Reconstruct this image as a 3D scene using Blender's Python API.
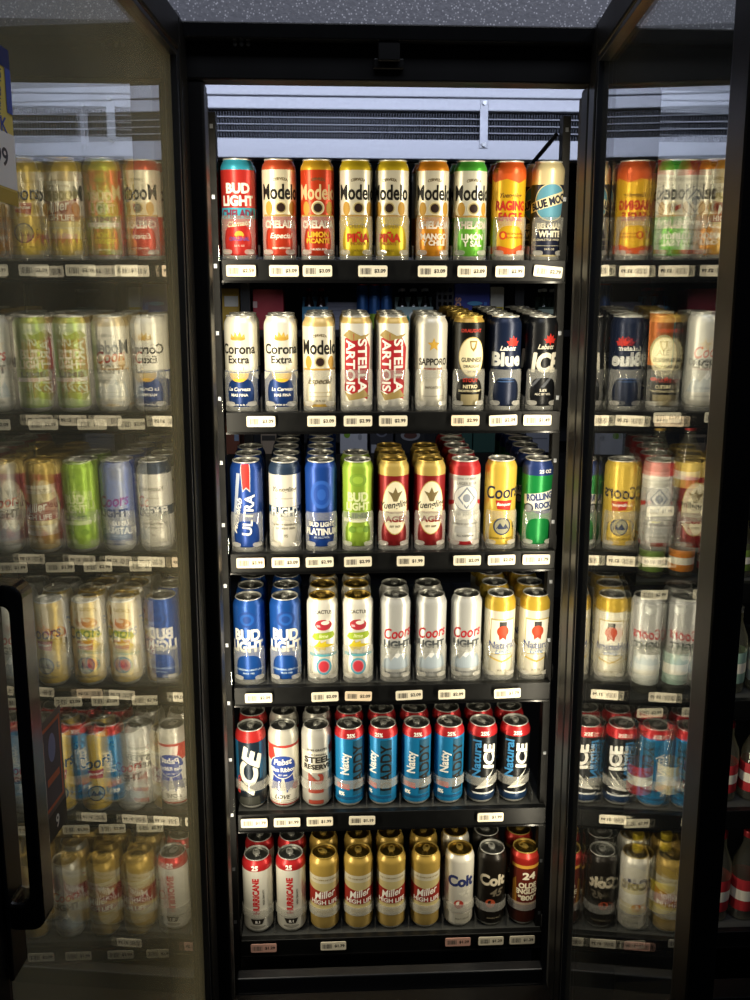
import bpy, bmesh, math, random
from math import sin, cos, pi, radians as R
from mathutils import Matrix, Vector
random.seed(7)
for o in list(bpy.data.objects): bpy.data.objects.remove(o)
scene = bpy.context.scene
COL = scene.collection

# ------------------------------------------------------------------ camera, world, big lights, exposure
cam_d = bpy.data.cameras.new('camera'); cam = bpy.data.objects.new('camera', cam_d); COL.objects.link(cam)
cam.location = (-.131, -1.89, 1.58)
cam.rotation_euler = (R(90 - 10.5), 0, R(-2.8))
cam_d.sensor_fit = 'VERTICAL'; cam_d.sensor_height = 36; cam_d.lens = 930 / 1000 * 36
cam_d.clip_start = .02
scene.camera = cam
W = bpy.data.worlds.new('world'); scene.world = W; W.use_nodes = True
W.node_tree.nodes['Background'].inputs[0].default_value = (.75, .82, 1, 1)
W.node_tree.nodes['Background'].inputs[1].default_value = .012

def area(name, loc, direction, sx, sy, power, col, spread=180):
    l = bpy.data.lights.new(name, 'AREA'); l.shape = 'RECTANGLE'; l.size = sx; l.size_y = sy
    l.energy = power; l.color = col; l.spread = R(spread)
    o = bpy.data.objects.new(name, l); COL.objects.link(o); o.location = loc
    d = Vector(direction).normalized()
    up = Vector((0, 0, 1)) if abs(d.z) < .95 else Vector((0, 1, 0))
    z = -d; x = up.cross(z).normalized(); y = z.cross(x)
    o.rotation_euler = Matrix((x, y, z)).transposed().to_euler()
    return o
WARM = (1, .89, .66); COOL = (.80, .86, 1)
# the cooler's LED strips, one behind each edge of each mullion, shining into the bays
for nm, x, dx, p in (('led_strip_main', -.359, .72, 4.7), ('led_strip_main', .339, -.72, 4.7),
                     ('led_strip_side', -.440, -.72, 1.5), ('led_strip_side', .425, .72, 2.2)):
    area(nm, (x, -.140, 1.17), (dx, .16, 0), .018, 1.56, p, WARM)
# above the picture: the walk-in room's cool LED tube and the shop's ceiling lamp
area('walk_in_lamp_offscreen', (0, .45, 2.40), (0, .85, -.32), 2.4, .06, 9, COOL)
area('shop_ceiling_lamp_offscreen', (.3, -1.3, 3.3), (0, .45, -1), 2.4, .5, 15, (.86, .90, 1))
vs = scene.view_settings
vs.view_transform = 'Standard'; vs.look = 'None'; vs.gamma = 1; vs.use_curve_mapping = False
vs.exposure = .45
scene.cycles.transparent_max_bounces = 24
scene.cycles.max_bounces = 8

# ------------------------------------------------------------------ materials
def lin(h):
    h = h.lstrip('#'); v = [int(h[i:i+2], 16) / 255 for i in (0, 2, 4)]
    return tuple(c / 12.92 if c <= .04045 else ((c + .055) / 1.055) ** 2.4 for c in v) + (1,)
MATS = {}
def mat(name, col, rough=.4, metal=0, bump=None, spec=.5, coat=0):
    if name in MATS: return MATS[name]
    m = bpy.data.materials.new(name); m.use_nodes = True; nt = m.node_tree
    b = nt.nodes['Principled BSDF']
    c = lin(col) if isinstance(col, str) else col
    b.inputs['Base Color'].default_value = c
    b.inputs['Roughness'].default_value = rough; b.inputs['Metallic'].default_value = metal
    b.inputs['Specular IOR Level'].default_value = spec; b.inputs['Coat Weight'].default_value = coat
    # a faint procedural variation of the surface
    tc = nt.nodes.new('ShaderNodeTexCoord'); n = nt.nodes.new('ShaderNodeTexNoise')
    sc, amt, bs = bump or (40, .06, .05)
    n.inputs['Scale'].default_value = sc; n.inputs['Detail'].default_value = 3
    nt.links.new(tc.outputs['Object'], n.inputs['Vector'])
    mr = nt.nodes.new('ShaderNodeMapRange'); mr.inputs['To Min'].default_value = rough * (1 - 2.5 * amt); mr.inputs['To Max'].default_value = min(1, rough * (1 + 2.5 * amt))
    nt.links.new(n.outputs['Fac'], mr.inputs['Value']); nt.links.new(mr.outputs['Result'], b.inputs['Roughness'])
    if bump:
        bp = nt.nodes.new('ShaderNodeBump'); bp.inputs['Strength'].default_value = bs; bp.inputs['Distance'].default_value = .002
        nt.links.new(n.outputs['Fac'], bp.inputs['Height']); nt.links.new(bp.outputs['Normal'], b.inputs['Normal'])
    MATS[name] = m; return m
def paint(h):                       # lacquered aluminium of the cans
    return mat('can_paint_' + h, '#' + h, .34, .35, None, .45)
def ink(h):
    return mat('ink_' + h, '#' + h, .5, .1, None, .25)
def glassy(name, f0, tint, film, filmcol, rough=.0, noise=None):
    """clear sheet: transparent + mirror by Schlick's law, plus a thin diffuse film"""
    m = bpy.data.materials.new(name); m.use_nodes = True; nt = m.node_tree
    nt.nodes.remove(nt.nodes['Principled BSDF']); out = nt.nodes['Material Output']
    lw = nt.nodes.new('ShaderNodeLayerWeight'); lw.inputs['Blend'].default_value = .5
    pw = nt.nodes.new('ShaderNodeMath'); pw.operation = 'POWER'; pw.inputs[1].default_value = 5
    nt.links.new(lw.outputs['Facing'], pw.inputs[0])
    mr = nt.nodes.new('ShaderNodeMapRange'); mr.inputs['To Min'].default_value = f0; mr.inputs['To Max'].default_value = 1
    nt.links.new(pw.outputs[0], mr.inputs['Value'])
    tr = nt.nodes.new('ShaderNodeBsdfTransparent'); tr.inputs[0].default_value = tint
    gl = nt.nodes.new('ShaderNodeBsdfGlossy'); gl.inputs['Roughness'].default_value = rough; gl.inputs[0].default_value = (1, 1, 1, 1)
    mx = nt.nodes.new('ShaderNodeMixShader')
    nt.links.new(mr.outputs['Result'], mx.inputs[0]); nt.links.new(tr.outputs[0], mx.inputs[1]); nt.links.new(gl.outputs[0], mx.inputs[2])
    df = nt.nodes.new('ShaderNodeBsdfDiffuse'); df.inputs[0].default_value = filmcol
    tl = nt.nodes.new('ShaderNodeBsdfTranslucent'); tl.inputs[0].default_value = filmcol
    m1 = nt.nodes.new('ShaderNodeMixShader'); m1.inputs[0].default_value = .5
    nt.links.new(df.outputs[0], m1.inputs[1]); nt.links.new(tl.outputs[0], m1.inputs[2])
    m2 = nt.nodes.new('ShaderNodeMixShader'); m2.inputs[0].default_value = film
    if noise:
        tc = nt.nodes.new('ShaderNodeTexCoord'); n = nt.nodes.new('ShaderNodeTexNoise'); n.inputs['Scale'].default_value = noise; n.inputs['Detail'].default_value = 4
        nt.links.new(tc.outputs['Object'], n.inputs['Vector'])
        r2 = nt.nodes.new('ShaderNodeMapRange'); r2.inputs['From Min'].default_value = .3; r2.inputs['From Max'].default_value = .7
        r2.inputs['To Min'].default_value = film * .55; r2.inputs['To Max'].default_value = film * 1.45
        nt.links.new(n.outputs['Fac'], r2.inputs['Value']); nt.links.new(r2.outputs['Result'], m2.inputs[0])
    nt.links.new(mx.outputs[0], m2.inputs[1]); nt.links.new(m1.outputs[0], m2.inputs[2])
    nt.links.new(m2.outputs[0], out.inputs['Surface'])
    MATS[name] = m; return m

M_BLACK = mat('black_frame', '#050506', .42, 0, (6, .1, .03), .2)
M_BLACKGLOSS = mat('black_gloss', '#0a0a0b', .18, 0)
M_RUBBER = mat('gasket', '#101010', .6, 0)
M_STEEL = mat('brushed_steel', '#8d9096', .32, .9)
M_DARKSTEEL = mat('dark_steel', '#33353a', .35, .8)
M_GALV = mat('galvanised', '#b4b8c6', .5, .35, (120, .15, .08))
M_FIN = mat('coil_fin', '#343742', .5, .5)
M_RAIL = mat('price_rail', '#08090a', .42, 0, None, .3)
M_POST = mat('upright_black', '#060606', .5, 0, None, .25)
M_DECK = mat('lane_deck', '#3c3d3c', .35, 0, (90, .1, .05))
M_TAG = mat('tag_card', '#efe6cf', .5)
M_TAGPINK = mat('tag_card_pink', '#d9a99a', .5)
M_TAGORANGE = mat('tag_card_faded', '#f2ddc0', .5)
M_LID = mat('lid_silver', '#cfcfc8', .38, .55)
M_LIDG = mat('lid_gold', '#c9ac58', .38, .55)
M_GLASS1 = glassy('door_glass_left', .05, (.93, .94, .92, 1), .14, (.95, .85, .54, 1), 0, 3.0)
M_GLASS2 = glassy('door_glass_right', .05, (.93, .94, .92, 1), .012, (.9, .9, .8, 1), 0, 3.0)
M_FROST = glassy('stop_frosted', .06, (.93, .93, .92, 1), .19, (.84, .84, .80, 1), .08)
M_BAND = glassy('stop_band', .08, (.93, .93, .92, 1), .26, (.88, .87, .82, 1), .1)
M_PILL = glassy('stop_pill', .06, (.9, .9, .9, 1), .42, (.84, .82, .76, 1), .08)
M_CLEAR = glassy('clear_plastic', .05, (.95, .95, .94, 1), .04, (.8, .8, .8, 1), .03)
M_BOTTLE = glassy('bottle_glass', .06, (.80, .80, .72, 1), .10, (.75, .74, .62, 1), .02)

# ------------------------------------------------------------------ mesh helpers
class MB:
    def __init__(s): s.v = []; s.f = []; s.m = []
    def face(s, idx, m=0): s.f.append(tuple(idx)); s.m.append(m)
    def box(s, x0, x1, y0, y1, z0, z1, m=0):
        b = len(s.v)
        s.v += [(x, y, z) for z in (z0, z1) for y in (y0, y1) for x in (x0, x1)]
        for q in ((0,2,3,1), (4,5,7,6), (0,1,5,4), (2,6,7,3), (0,4,6,2), (1,3,7,5)): s.face([b+i for i in q], m)
        return s
    def tube(s, p0, p1, r, n=10, m=0):
        p0 = Vector(p0); p1 = Vector(p1); d = (p1 - p0).normalized()
        a = d.orthogonal().normalized(); c = d.cross(a); b = len(s.v)
        for p in (p0, p1):
            for i in range(n):
                t = 2 * pi * i / n; s.v.append(tuple(p + a * r * cos(t) + c * r * sin(t)))
        for i in range(n): s.face((b+i, b+(i+1) % n, b+n+(i+1) % n, b+n+i), m)
        s.face([b+n-1-i for i in range(n)], m); s.face([b+n+i for i in range(n)], m)
        return s
    def lathe(s, prof, n=36, mfun=None, cx=0, cy=0, cz=0):
        """prof: list of (r, z); r == 0 closes with a point"""
        rings = []
        for r, z in prof:
            b = len(s.v)
            if r < 1e-6: s.v.append((cx, cy, cz + z)); rings.append((b, 1))
            else:
                for i in range(n):
                    t = 2 * pi * i / n; s.v.append((cx + r * cos(t), cy + r * sin(t), cz + z))
                rings.append((b, n))
        for k in range(len(prof) - 1):
            (a, na), (b, nb) = rings[k], rings[k+1]
            mm = mfun((prof[k][1] + prof[k+1][1]) / 2) if mfun else 0
            for i in range(n):
                j = (i + 1) % n
                if na == 1 and nb == 1: continue
                if na == 1: s.face((a, b + j, b + i), mm)
                elif nb == 1: s.face((a + i, a + j, b), mm)
                else: s.face((a + i, a + j, b + j, b + i), mm)
        return s
    def prism(s, pts, axis, a, b, m=0):
        """polygon pts extruded along an axis from a to b; pts are the other two coordinates in order"""
        def P(u, v, t): return {'x': (t, u, v), 'y': (u, t, v), 'z': (u, v, t)}[axis]
        n = len(pts); k = len(s.v)
        s.v += [P(u, v, a) for u, v in pts] + [P(u, v, b) for u, v in pts]
        for i in range(n): s.face((k+i, k+(i+1) % n, k+n+(i+1) % n, k+n+i), m)
        s.face([k+n-1-i for i in range(n)], m); s.face([k+n+i for i in range(n)], m)
        return s
    def mesh(s, name, mats, smooth=False):
        me = bpy.data.meshes.new(name); me.from_pydata(s.v, [], s.f); me.update()
        for m in (mats if isinstance(mats, (list, tuple)) else [mats]): me.materials.append(m)
        for p, m in zip(me.polygons, s.m): p.material_index = m
        bm = bmesh.new(); bm.from_mesh(me); bmesh.ops.recalc_face_normals(bm, faces=bm.faces); bm.to_mesh(me); bm.free()
        if smooth:
            me.shade_smooth() if hasattr(me, 'shade_smooth') else None
            try: me.set_sharp_from_angle(angle=R(38))
            except Exception: pass
        return me
def link(name, me, parent=None, loc=(0, 0, 0), rot=None):
    o = bpy.data.objects.new(name, me); COL.objects.link(o); o.location = loc
    if rot: o.rotation_euler = rot
    if parent: o.parent = parent
    return o
def part(name, mb, mats, parent=None, smooth=False, bevel=0, loc=(0, 0, 0), rot=None):
    o = link(name, mb.mesh(name, mats, smooth), parent, loc, rot)
    if bevel:
        md = o.modifiers.new('bevel', 'BEVEL'); md.width = bevel; md.segments = 2; md.limit_method = 'ANGLE'
    return o
def empty(name, loc=(0, 0, 0), rot=(0, 0, 0)):
    o = bpy.data.objects.new(name, None); COL.objects.link(o); o.location = loc; o.rotation_euler = rot
    o.empty_display_size = .03
    return o
def tag(o, label=None, cat=None, group=None, kind=None):
    if label: o['label'] = label
    if cat: o['category'] = cat
    if group: o['group'] = group
    if kind: o['kind'] = kind
    return o
def copy_tree(o, parent=None):
    c = o.copy(); COL.objects.link(c); c.parent = parent
    for ch in list(o.children): copy_tree(ch, c)
    return c
def rrect(w, h, r, n=4, cx=0, cy=0):
    pts = []
    for sx, sy, a0 in ((1, 1, 0), (-1, 1, 90), (-1, -1, 180), (1, -1, 270)):
        for i in range(n + 1):
            a = R(a0 + 90 * i / n); pts.append((cx + sx * (w/2 - r) + r * cos(a), cy + sy * (h/2 - r) + r * sin(a)))
    return pts

# ------------------------------------------------------------------ flat print: text and shapes, laid on a can or on a plane
TEXTS = {}
def tkey(s, bold, shear): return (s, round(min(bold, .028), 3), round(shear, 2))
def need_text(keys):
    obs = []
    for k in keys:
        if k in TEXTS or not k[0].strip(): continue
        c = bpy.data.curves.new('t', 'FONT'); c.body = k[0]; c.size = 1; c.offset = k[1]; c.shear = k[2]
        c.align_x = 'CENTER'; c.align_y = 'CENTER'; c.resolution_u = 3
        o = bpy.data.objects.new('t', c); COL.objects.link(o); obs.append((k, o))
    bpy.context.view_layer.update(); dg = bpy.context.evaluated_depsgraph_get()
    for k, o in obs:
        e = o.evaluated_get(dg); me = e.to_mesh()
        vs_ = [(v.co.x, v.co.y) for v in me.vertices]; fs = [tuple(p.vertices) for p in me.polygons]
        e.to_mesh_clear(); TEXTS[k] = (vs_, fs)
    for k, o in obs:
        c = o.data; bpy.data.objects.remove(o); bpy.data.curves.remove(c)
def art_shapes(art):
    """-> list of (verts2d, faces, colour)"""
    out = []
    for it in art:
        k = it[0]
        if k == 't':
            _, s, u, z, size, col = it[:6]; o = it[6] if len(it) > 6 else {}
            vs_, fs = TEXTS[tkey(s, o.get('bold', .02), o.get('shear', 0))]
            sx = o.get('sx', 1); a = R(o.get('rot', 0)); ca, sa = cos(a), sin(a)
            if not vs_: continue
            xs = [p[0] for p in vs_]; w = (max(xs) - min(xs)) or 1; mid = (max(xs) + min(xs)) / 2
            if 'w' in o: sx = o['w'] / (w * size)
            ys = [p[1] for p in vs_]; my = (max(ys) + min(ys)) / 2
            hv = .021 * size if o.get('bold', .02) > .035 else 0
            for du, dv in (((0, 0), (hv, 0), (-hv, 0), (0, hv), (0, -hv)) if hv else ((0, 0),)):
                V = []
                for x, y in vs_:
                    x = (x - mid) * size * sx + du; y = (y - my) * size + dv
                    y += o.get('arc', 0) * (x * x)
                    V.append((u + x * ca - y * sa, z + x * sa + y * ca))
                out.append((V, fs, col))
        elif k == 'e':
            _, u, z, ru, rz, col = it[:6]; a = R(it[6]) if len(it) > 6 else 0; n = 28
            V = []
            for i in range(n):
                t = 2 * pi * i / n; x = ru * cos(t); y = rz * sin(t)
                V.append((u + x * cos(a) - y * sin(a), z + x * sin(a) + y * cos(a)))
            out.append((V, [tuple(range(n))], col))
        elif k == 'r':
            _, u0, z0, u1, z1, col = it
            out.append(([(u0, z0), (u1, z0), (u1, z1), (u0, z1)], [(0, 1, 2, 3)], col))
        elif k == 'p':
            out.append((list(it[1]), [tuple(range(len(it[1])))], it[2]))
    return out
def art_mesh(name, art, wrapR=None, prof=None, base=.00020, step=.00004, inkf=ink):
    """mm art -> one mesh with a slot per colour; wrapped round a can (wrapR in m) or flat in x,z facing -y"""
    mats, slot = [], {}
    V, F, MI = [], [], []
    for li, (v2, fs, col) in enumerate(art_shapes(art)):
        if col not in slot: slot[col] = len(mats); mats.append(inkf(col))
        bm = bmesh.new()
        vv = [bm.verts.new((x, z, 0)) for x, z in v2]
        for f in fs:
            try: bm.faces.new([vv[i] for i in f])
            except ValueError: pass
        if wrapR:
            xs = [p[0] for p in v2]; zs = [p[1] for p in v2]
            x = math.floor(min(xs) / 4) * 4 + 4
            while x < max(xs):
                bmesh.ops.bisect_plane(bm, geom=bm.verts[:] + bm.edges[:] + bm.faces[:], dist=1e-4, plane_co=(x, 0, 0), plane_no=(1, 0, 0)); x += 4
            for zc in (170, 174, 177, 180):
                if min(zs) < zc < max(zs):
                    bmesh.ops.bisect_plane(bm, geom=bm.verts[:] + bm.edges[:] + bm.faces[:], dist=1e-4, plane_co=(0, zc, 0), plane_no=(0, 1, 0))
        bm.verts.index_update(); b = len(V); off = base + step * li
        for v in bm.verts:
            u, z = v.co.x / 1000, v.co.y / 1000
            if wrapR:
                r = prof(z) + off; t = u / wrapR
                V.append((r * sin(t), -r * cos(t), z))
            else: V.append((u, -off, z))
        for f in bm.faces: F.append(tuple(b + v.index for v in f.verts)); MI.append(slot[col])
        bm.free()
    me = bpy.data.meshes.new(name); me.from_pydata(V, [], F); me.update()
    for m in mats: me.materials.append(m)
    for p, m in zip(me.polygons, MI): p.material_index = m
    return me

# ================================================================== the room and the cooler frame
Z_SH = [1.709, 1.412, 1.121, .831, .540, .236]
TILT = R(5)
def struct(name, mb, m, bevel=0, parent=None):
    o = part(name, mb, m, parent, bevel=bevel)
    if parent is None: o['kind'] = 'structure'
    return o
M_LAM = mat('laminate', '#5b5c66', .42, .1, (140, .25, .35))
def laminate():
    nt = M_LAM.node_tree; b = nt.nodes['Principled BSDF']
    v = nt.nodes.new('ShaderNodeTexVoronoi'); v.inputs['Scale'].default_value = 190
    tc = nt.nodes.new('ShaderNodeTexCoord'); nt.links.new(tc.outputs['Object'], v.inputs['Vector'])
    cr = nt.nodes.new('ShaderNodeValToRGB')
    cr.color_ramp.elements[0].position = .10; cr.color_ramp.elements[0].color = lin('#eeeef8')
    cr.color_ramp.elements[1].position = .34; cr.color_ramp.elements[1].color = lin('#8b8c96')
    nt.links.new(v.outputs['Distance'], cr.inputs['Fac']); nt.links.new(cr.outputs['Color'], b.inputs['Base Color'])
laminate()
M_FLOOR = mat('floor_tile', '#1c1b1a', .35, 0, (20, .15, .05))
M_WALL = mat('walk_in_panel', '#24262b', .6, .1, (60, .1, .05))
struct('floor', MB().box(-2.6, 2.6, -3.2, 4.2, -.05, 0), M_FLOOR)
struct('wall_back', MB().box(-2.6, 2.6, 3.4, 3.46, 0, 2.9), M_WALL)
struct('wall_left', MB().box(-2.66, -2.6, -.2, 3.46, 0, 2.9), M_WALL)
struct('wall_right', MB().box(2.6, 2.66, -.2, 3.46, 0, 2.9), M_WALL)
struct('ceiling', MB().box(-2.6, 2.6, -.2, 3.46, 2.9, 2.95), M_WALL)
# laminate fascia above the doors: three panels with open joints
fas = empty('wall_front', (0, -.215, 2.070)); fas['kind'] = 'structure'
for x0, x1 in ((-2.6, -.842), (-.838, .362), (.366, 2.6)):
    part('fascia_panel', MB().box(x0, x1, -.02, 0, 0, .82), M_LAM, fas, bevel=.002)
# header and sill of the door frame
hd = empty('trim_1', (0, 0, 1.990)); hd['kind'] = 'structure'
part('header_face', MB().box(-2.6, 2.6, -.215, -.175, 0, .079), M_BLACK, hd, bevel=.003)
part('header_lip', MB().box(-2.6, 2.6, -.24, -.2155, .058, .084), M_BLACKGLOSS, hd, bevel=.003)
part('header_back', MB().box(-2.6, 2.6, -.174, -.14, .08, .9), M_BLACK, hd)
for x in (-.283, -.272, -.261): part('rivet', MB().lathe([(0, 0), (.004, .001), (.003, .003), (0, .0035)], 10), M_STEEL, hd, rot=(R(90), 0, 0), loc=(x, -.216, .055))
part('latch_block', MB().box(-.045, -.008, -.236, -.2155, .028, .068).box(-.052, -.001, -.226, -.2155, .018, .034), M_BLACK, hd, bevel=.002)
sl = empty('trim_2', (0, 0, 0)); sl['kind'] = 'structure'
part('sill_front', MB().box(-2.6, 2.6, -.21, -.15, .02, .205), M_BLACK, sl, bevel=.003)
part('sill_lip', MB().box(-.338, .318, -.125, -.095, .16, .222), M_DARKSTEEL, sl, bevel=.003)
part('sill_step', MB().box(-2.6, 2.6, -.149, -.126, .08, .185), M_BLACKGLOSS, sl, bevel=.003)
# mullions
def mullion(name, x0, x1):
    r = empty(name, (0, 0, 0)); r['kind'] = 'structure'
    part('mullion_face', MB().box(x0, x1, -.21, -.165, .2, 1.99), M_BLACK, r, bevel=.004)
    part('mullion_core', MB().box(x0 + .032, x1 - .032, -.164, -.05, .2, 1.99), M_BLACKGLOSS, r, bevel=.002)
    for x, s in ((x0, 1), (x1, -1)):
        a, b = sorted((x + s * .001, x + s * .005))
        part('gasket_lip', MB().box(a, b, -.1645, -.150, .21, 1.98), M_RUBBER, r)
        a, b = sorted((x + s * .024, x + s * .0315))
        part('light_housing', MB().box(a, b, -.145, -.070, .24, 1.97), M_BLACKGLOSS, r)
    return r
mullion('trim_3', -.462, -.338)
mullion('trim_4', .318, .448)
mullion('trim_5', -1.262, -1.138)
mullion('trim_6', 1.118, 1.248)

# ================================================================== open doors
def door(name, hx, hy, ang, width, thick, glassmat, side):
    """local x runs from hinge to free edge, local y is the thickness (+y towards the shelves' right)"""
    r = empty(name, (hx, hy, 0), (0, 0, ang)); r['kind'] = 'structure'
    t = thick / 2; z0, z1 = .20, 2.075; s = .056
    part('hinge_stile', MB().box(0, s, -t, t, z0, z1), M_BLACK, r, bevel=.005)
    part('free_stile', MB().box(width - s, width, -t, t, z0, z1), M_BLACK, r, bevel=.005)
    part('top_rail', MB().box(s, width - s, -t, t, z1 - s, z1), M_BLACK, r, bevel=.005)
    part('bottom_rail', MB().box(s, width - s, -t, t, z0, z0 + s), M_BLACK, r, bevel=.005)
    e = .008
    for nm, b in (('glazing_bead', (s, s + e, z0 + s, z1 - s)), ('glazing_bead', (width - s - e, width - s, z0 + s, z1 - s)),
                  ('glazing_bead', (s + e, width - s - e, z1 - s - e, z1 - s)), ('glazing_bead', (s + e, width - s - e, z0 + s, z0 + s + e))):
        part(nm, MB().box(b[0], b[1], -t * .8, t * .8, b[2], b[3]), M_DARKSTEEL, r, bevel=.001)
    part('glass_pane', MB().box(s + e, width - s - e, -.003, .003, z0 + s + e, z1 - s - e), glassmat, r)
    return r
dL = door('door_1', -.380, -.212, R(-90 - 4.2), .955, .034, M_GLASS1, 1)
dR = door('door_2', .3340, -.212, R(-90 - 5.0), .81, .030, M_GLASS2, -1)
# hinge pin brackets
for d, w in ((dL, .955), (dR, .81)):
    part('pivot_bracket', MB().box(-.004, .05, -.012, .012, 2.076, 2.084), M_STEEL, d, bevel=.001)
# pull handle of the left door (on its outer face, near the free edge)
hnd = part('handle', MB().box(.872, .906, .0172, .022, .99, 1.40), M_BLACK, dL, bevel=.002)
def handle_grip():
    zt, zb = 1.365, 1.040
    g = MB()
    outer = rrect(.038, zt - zb, .012, 5, .0335, (zt + zb) / 2); inner = rrect(.020, zt - zb - .046, .007, 5, .0305, (zt + zb) / 2 + .004)
    n = len(outer)
    for x in (.875, .903):
        g.v += [(x, u, v) for u, v in outer] + [(x, u, v) for u, v in inner]
    for i in range(n):
        j = (i + 1) % n
        g.face((i, j, n + j, n + i)); g.face((2*n + i, 3*n + i, 3*n + j, 2*n + j))
        g.face((i, 2*n + i, 2*n + j, j)); g.face((n + i, n + j, 3*n + j, 3*n + i))
    return g
part('handle_grip', handle_grip(), M_BLACKGLOSS, hnd, bevel=.003)
# door closer arm of the right door
part('closer_arm', MB().box(-.0, .018, -.17, -.155, 2.045, 2.058), M_BLACK, dR, bevel=.002, rot=(0, 0, R(0)))

# ================================================================== evaporator in the walk-in, above the shelves
ev = tag(empty('evaporator_unit', (0, 1.2, 2.10)), 'galvanised fan coil unit hanging above the shelves, dark finned grille', 'evaporator')
part('housing', MB().box(-1.75, 1.75, .05, .42, .0, .33), M_DARKSTEEL, ev)
part('lower_flange', MB().box(-1.75, 1.75, 0, .05, .006, .066), M_GALV, ev, bevel=.003)
part('upper_flange', MB().box(-1.75, 1.75, 0, .05, .152, .189), M_GALV, ev, bevel=.003)
part('top_panel', MB().box(-1.75, 1.75, -.0, .05, .192, .30), M_GALV, ev, bevel=.003)
fins = MB(); x = -1.74
while x < 1.74: fins.box(x, x + .003, .022, .0499, .0665, .1515); x += .0085
tag(part('coil_fins', fins, M_FIN, ev), kind='stuff')
for z in (.088, .109, .130): part('grille_wire', MB().tube((-1.74, .012, z), (1.74, .012, z), .0022, 8), M_GALV, ev)
for x in (-.80, .365, 1.3):
    br = part('grille_bracket', MB().box(x - .013, x + .013, -.004, -.0005, .04, .185), M_GALV, ev, bevel=.001)
    for z in (.05, .175): part('bolt', MB().tube((x, -.012, z), (x, -.0045, z), .007, 8), M_STEEL, br)

# uprights that carry the shelves
for i, (x, lab) in enumerate(((-.352, 'black slotted steel shelf upright behind the left mullion, in the open bay'), (.336, 'black slotted steel shelf upright behind the right mullion, in the open bay'))):
    u = tag(empty('shelf_upright', (x, .012, 0)), lab, 'upright')
    mb = MB().box(-.008, .008, -.010, .018, .0, 1.985)
    part('post', mb, M_POST, u, bevel=.001)
    for k in range(14):
        part('slot', MB().box(-.003, .003, -.0104, -.0101, 1.955 - k * .13, 1.963 - k * .13), M_STEEL, u)
b_ = tag(part('shelf_brace', MB().tube((.322, .03, 1.955), (.270, .30, 1.872), .0045, 8), M_BLACK), 'thin black diagonal brace behind the navy can with the blue oval', 'brace')

# ================================================================== shelves
P = .0765
def front_stop_mesh(h):
    r0 = .0372; n = 44; hw = .0375; mb = MB()
    def wrap(u, z, r): t = u / .0372; return (r * sin(t), -r * cos(t), z)
    c = (0, h * .46); aw, ah = .0285, h * .345
    arch, rect = [], []
    for i in range(n):
        t = 2 * pi * (i + .5) / n; ct, st = cos(t), sin(t)
        k = (abs(ct) ** 3.2 + abs(st) ** 3.2) ** (-1 / 3.2)
        arch.append((c[0] + aw * k * ct * (1.0 if st < 0 else 1 - .10 * st), c[1] + ah * k * st))
        kx = hw / abs(ct) if abs(ct) > 1e-9 else 9; hz = (h - c[1]) if st > 0 else (c[1] - .001); kz = hz / abs(st) if abs(st) > 1e-9 else 9
        q = min(kx, kz); rect.append((c[0] + q * ct, c[1] + q * st))
    for r in (r0, r0 + .0012):
        for f in (0, .5, 1): mb.v += [wrap(a[0] + (b[0] - a[0]) * f, a[1] + (b[1] - a[1]) * f, r) for a, b in zip(arch, rect)]
    for i in range(n):
        j = (i + 1) % n
        for k in (0, 1):
            mb.face((k*n + i, k*n + j, (k+1)*n + j, (k+1)*n + i)); mb.face((3*n + k*n + i, 3*n + (k+1)*n + i, 3*n + (k+1)*n + j, 3*n + k*n + j))
        mb.face((i, 3*n + i, 3*n + j, j)); mb.face((2*n + i, 2*n + j, 5*n + j, 5*n + i))
    return mb
def pill_mesh(s, h):
    mb = MB(); n = 20; r = .0388
    for rr in (r, r + .0006):
        for i in range(n):
            t = 2 * pi * i / n; ct, st = cos(t), sin(t)
            k = (abs(ct) ** 3 + abs(st) ** 3) ** (-1 / 3)
            u = s * .0225 + .0105 * k * ct; z = h * .20 + .0048 * k * st
            a = u / .0372; mb.v.append((rr * sin(a), -rr * cos(a), z))
    mb.face([i for i in range(n)][::-1]); mb.face([n + i for i in range(n)])
    for i in range(n): j = (i + 1) % n; mb.face((i, j, n + j, n + i))
    return mb
STOPS = {}
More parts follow.
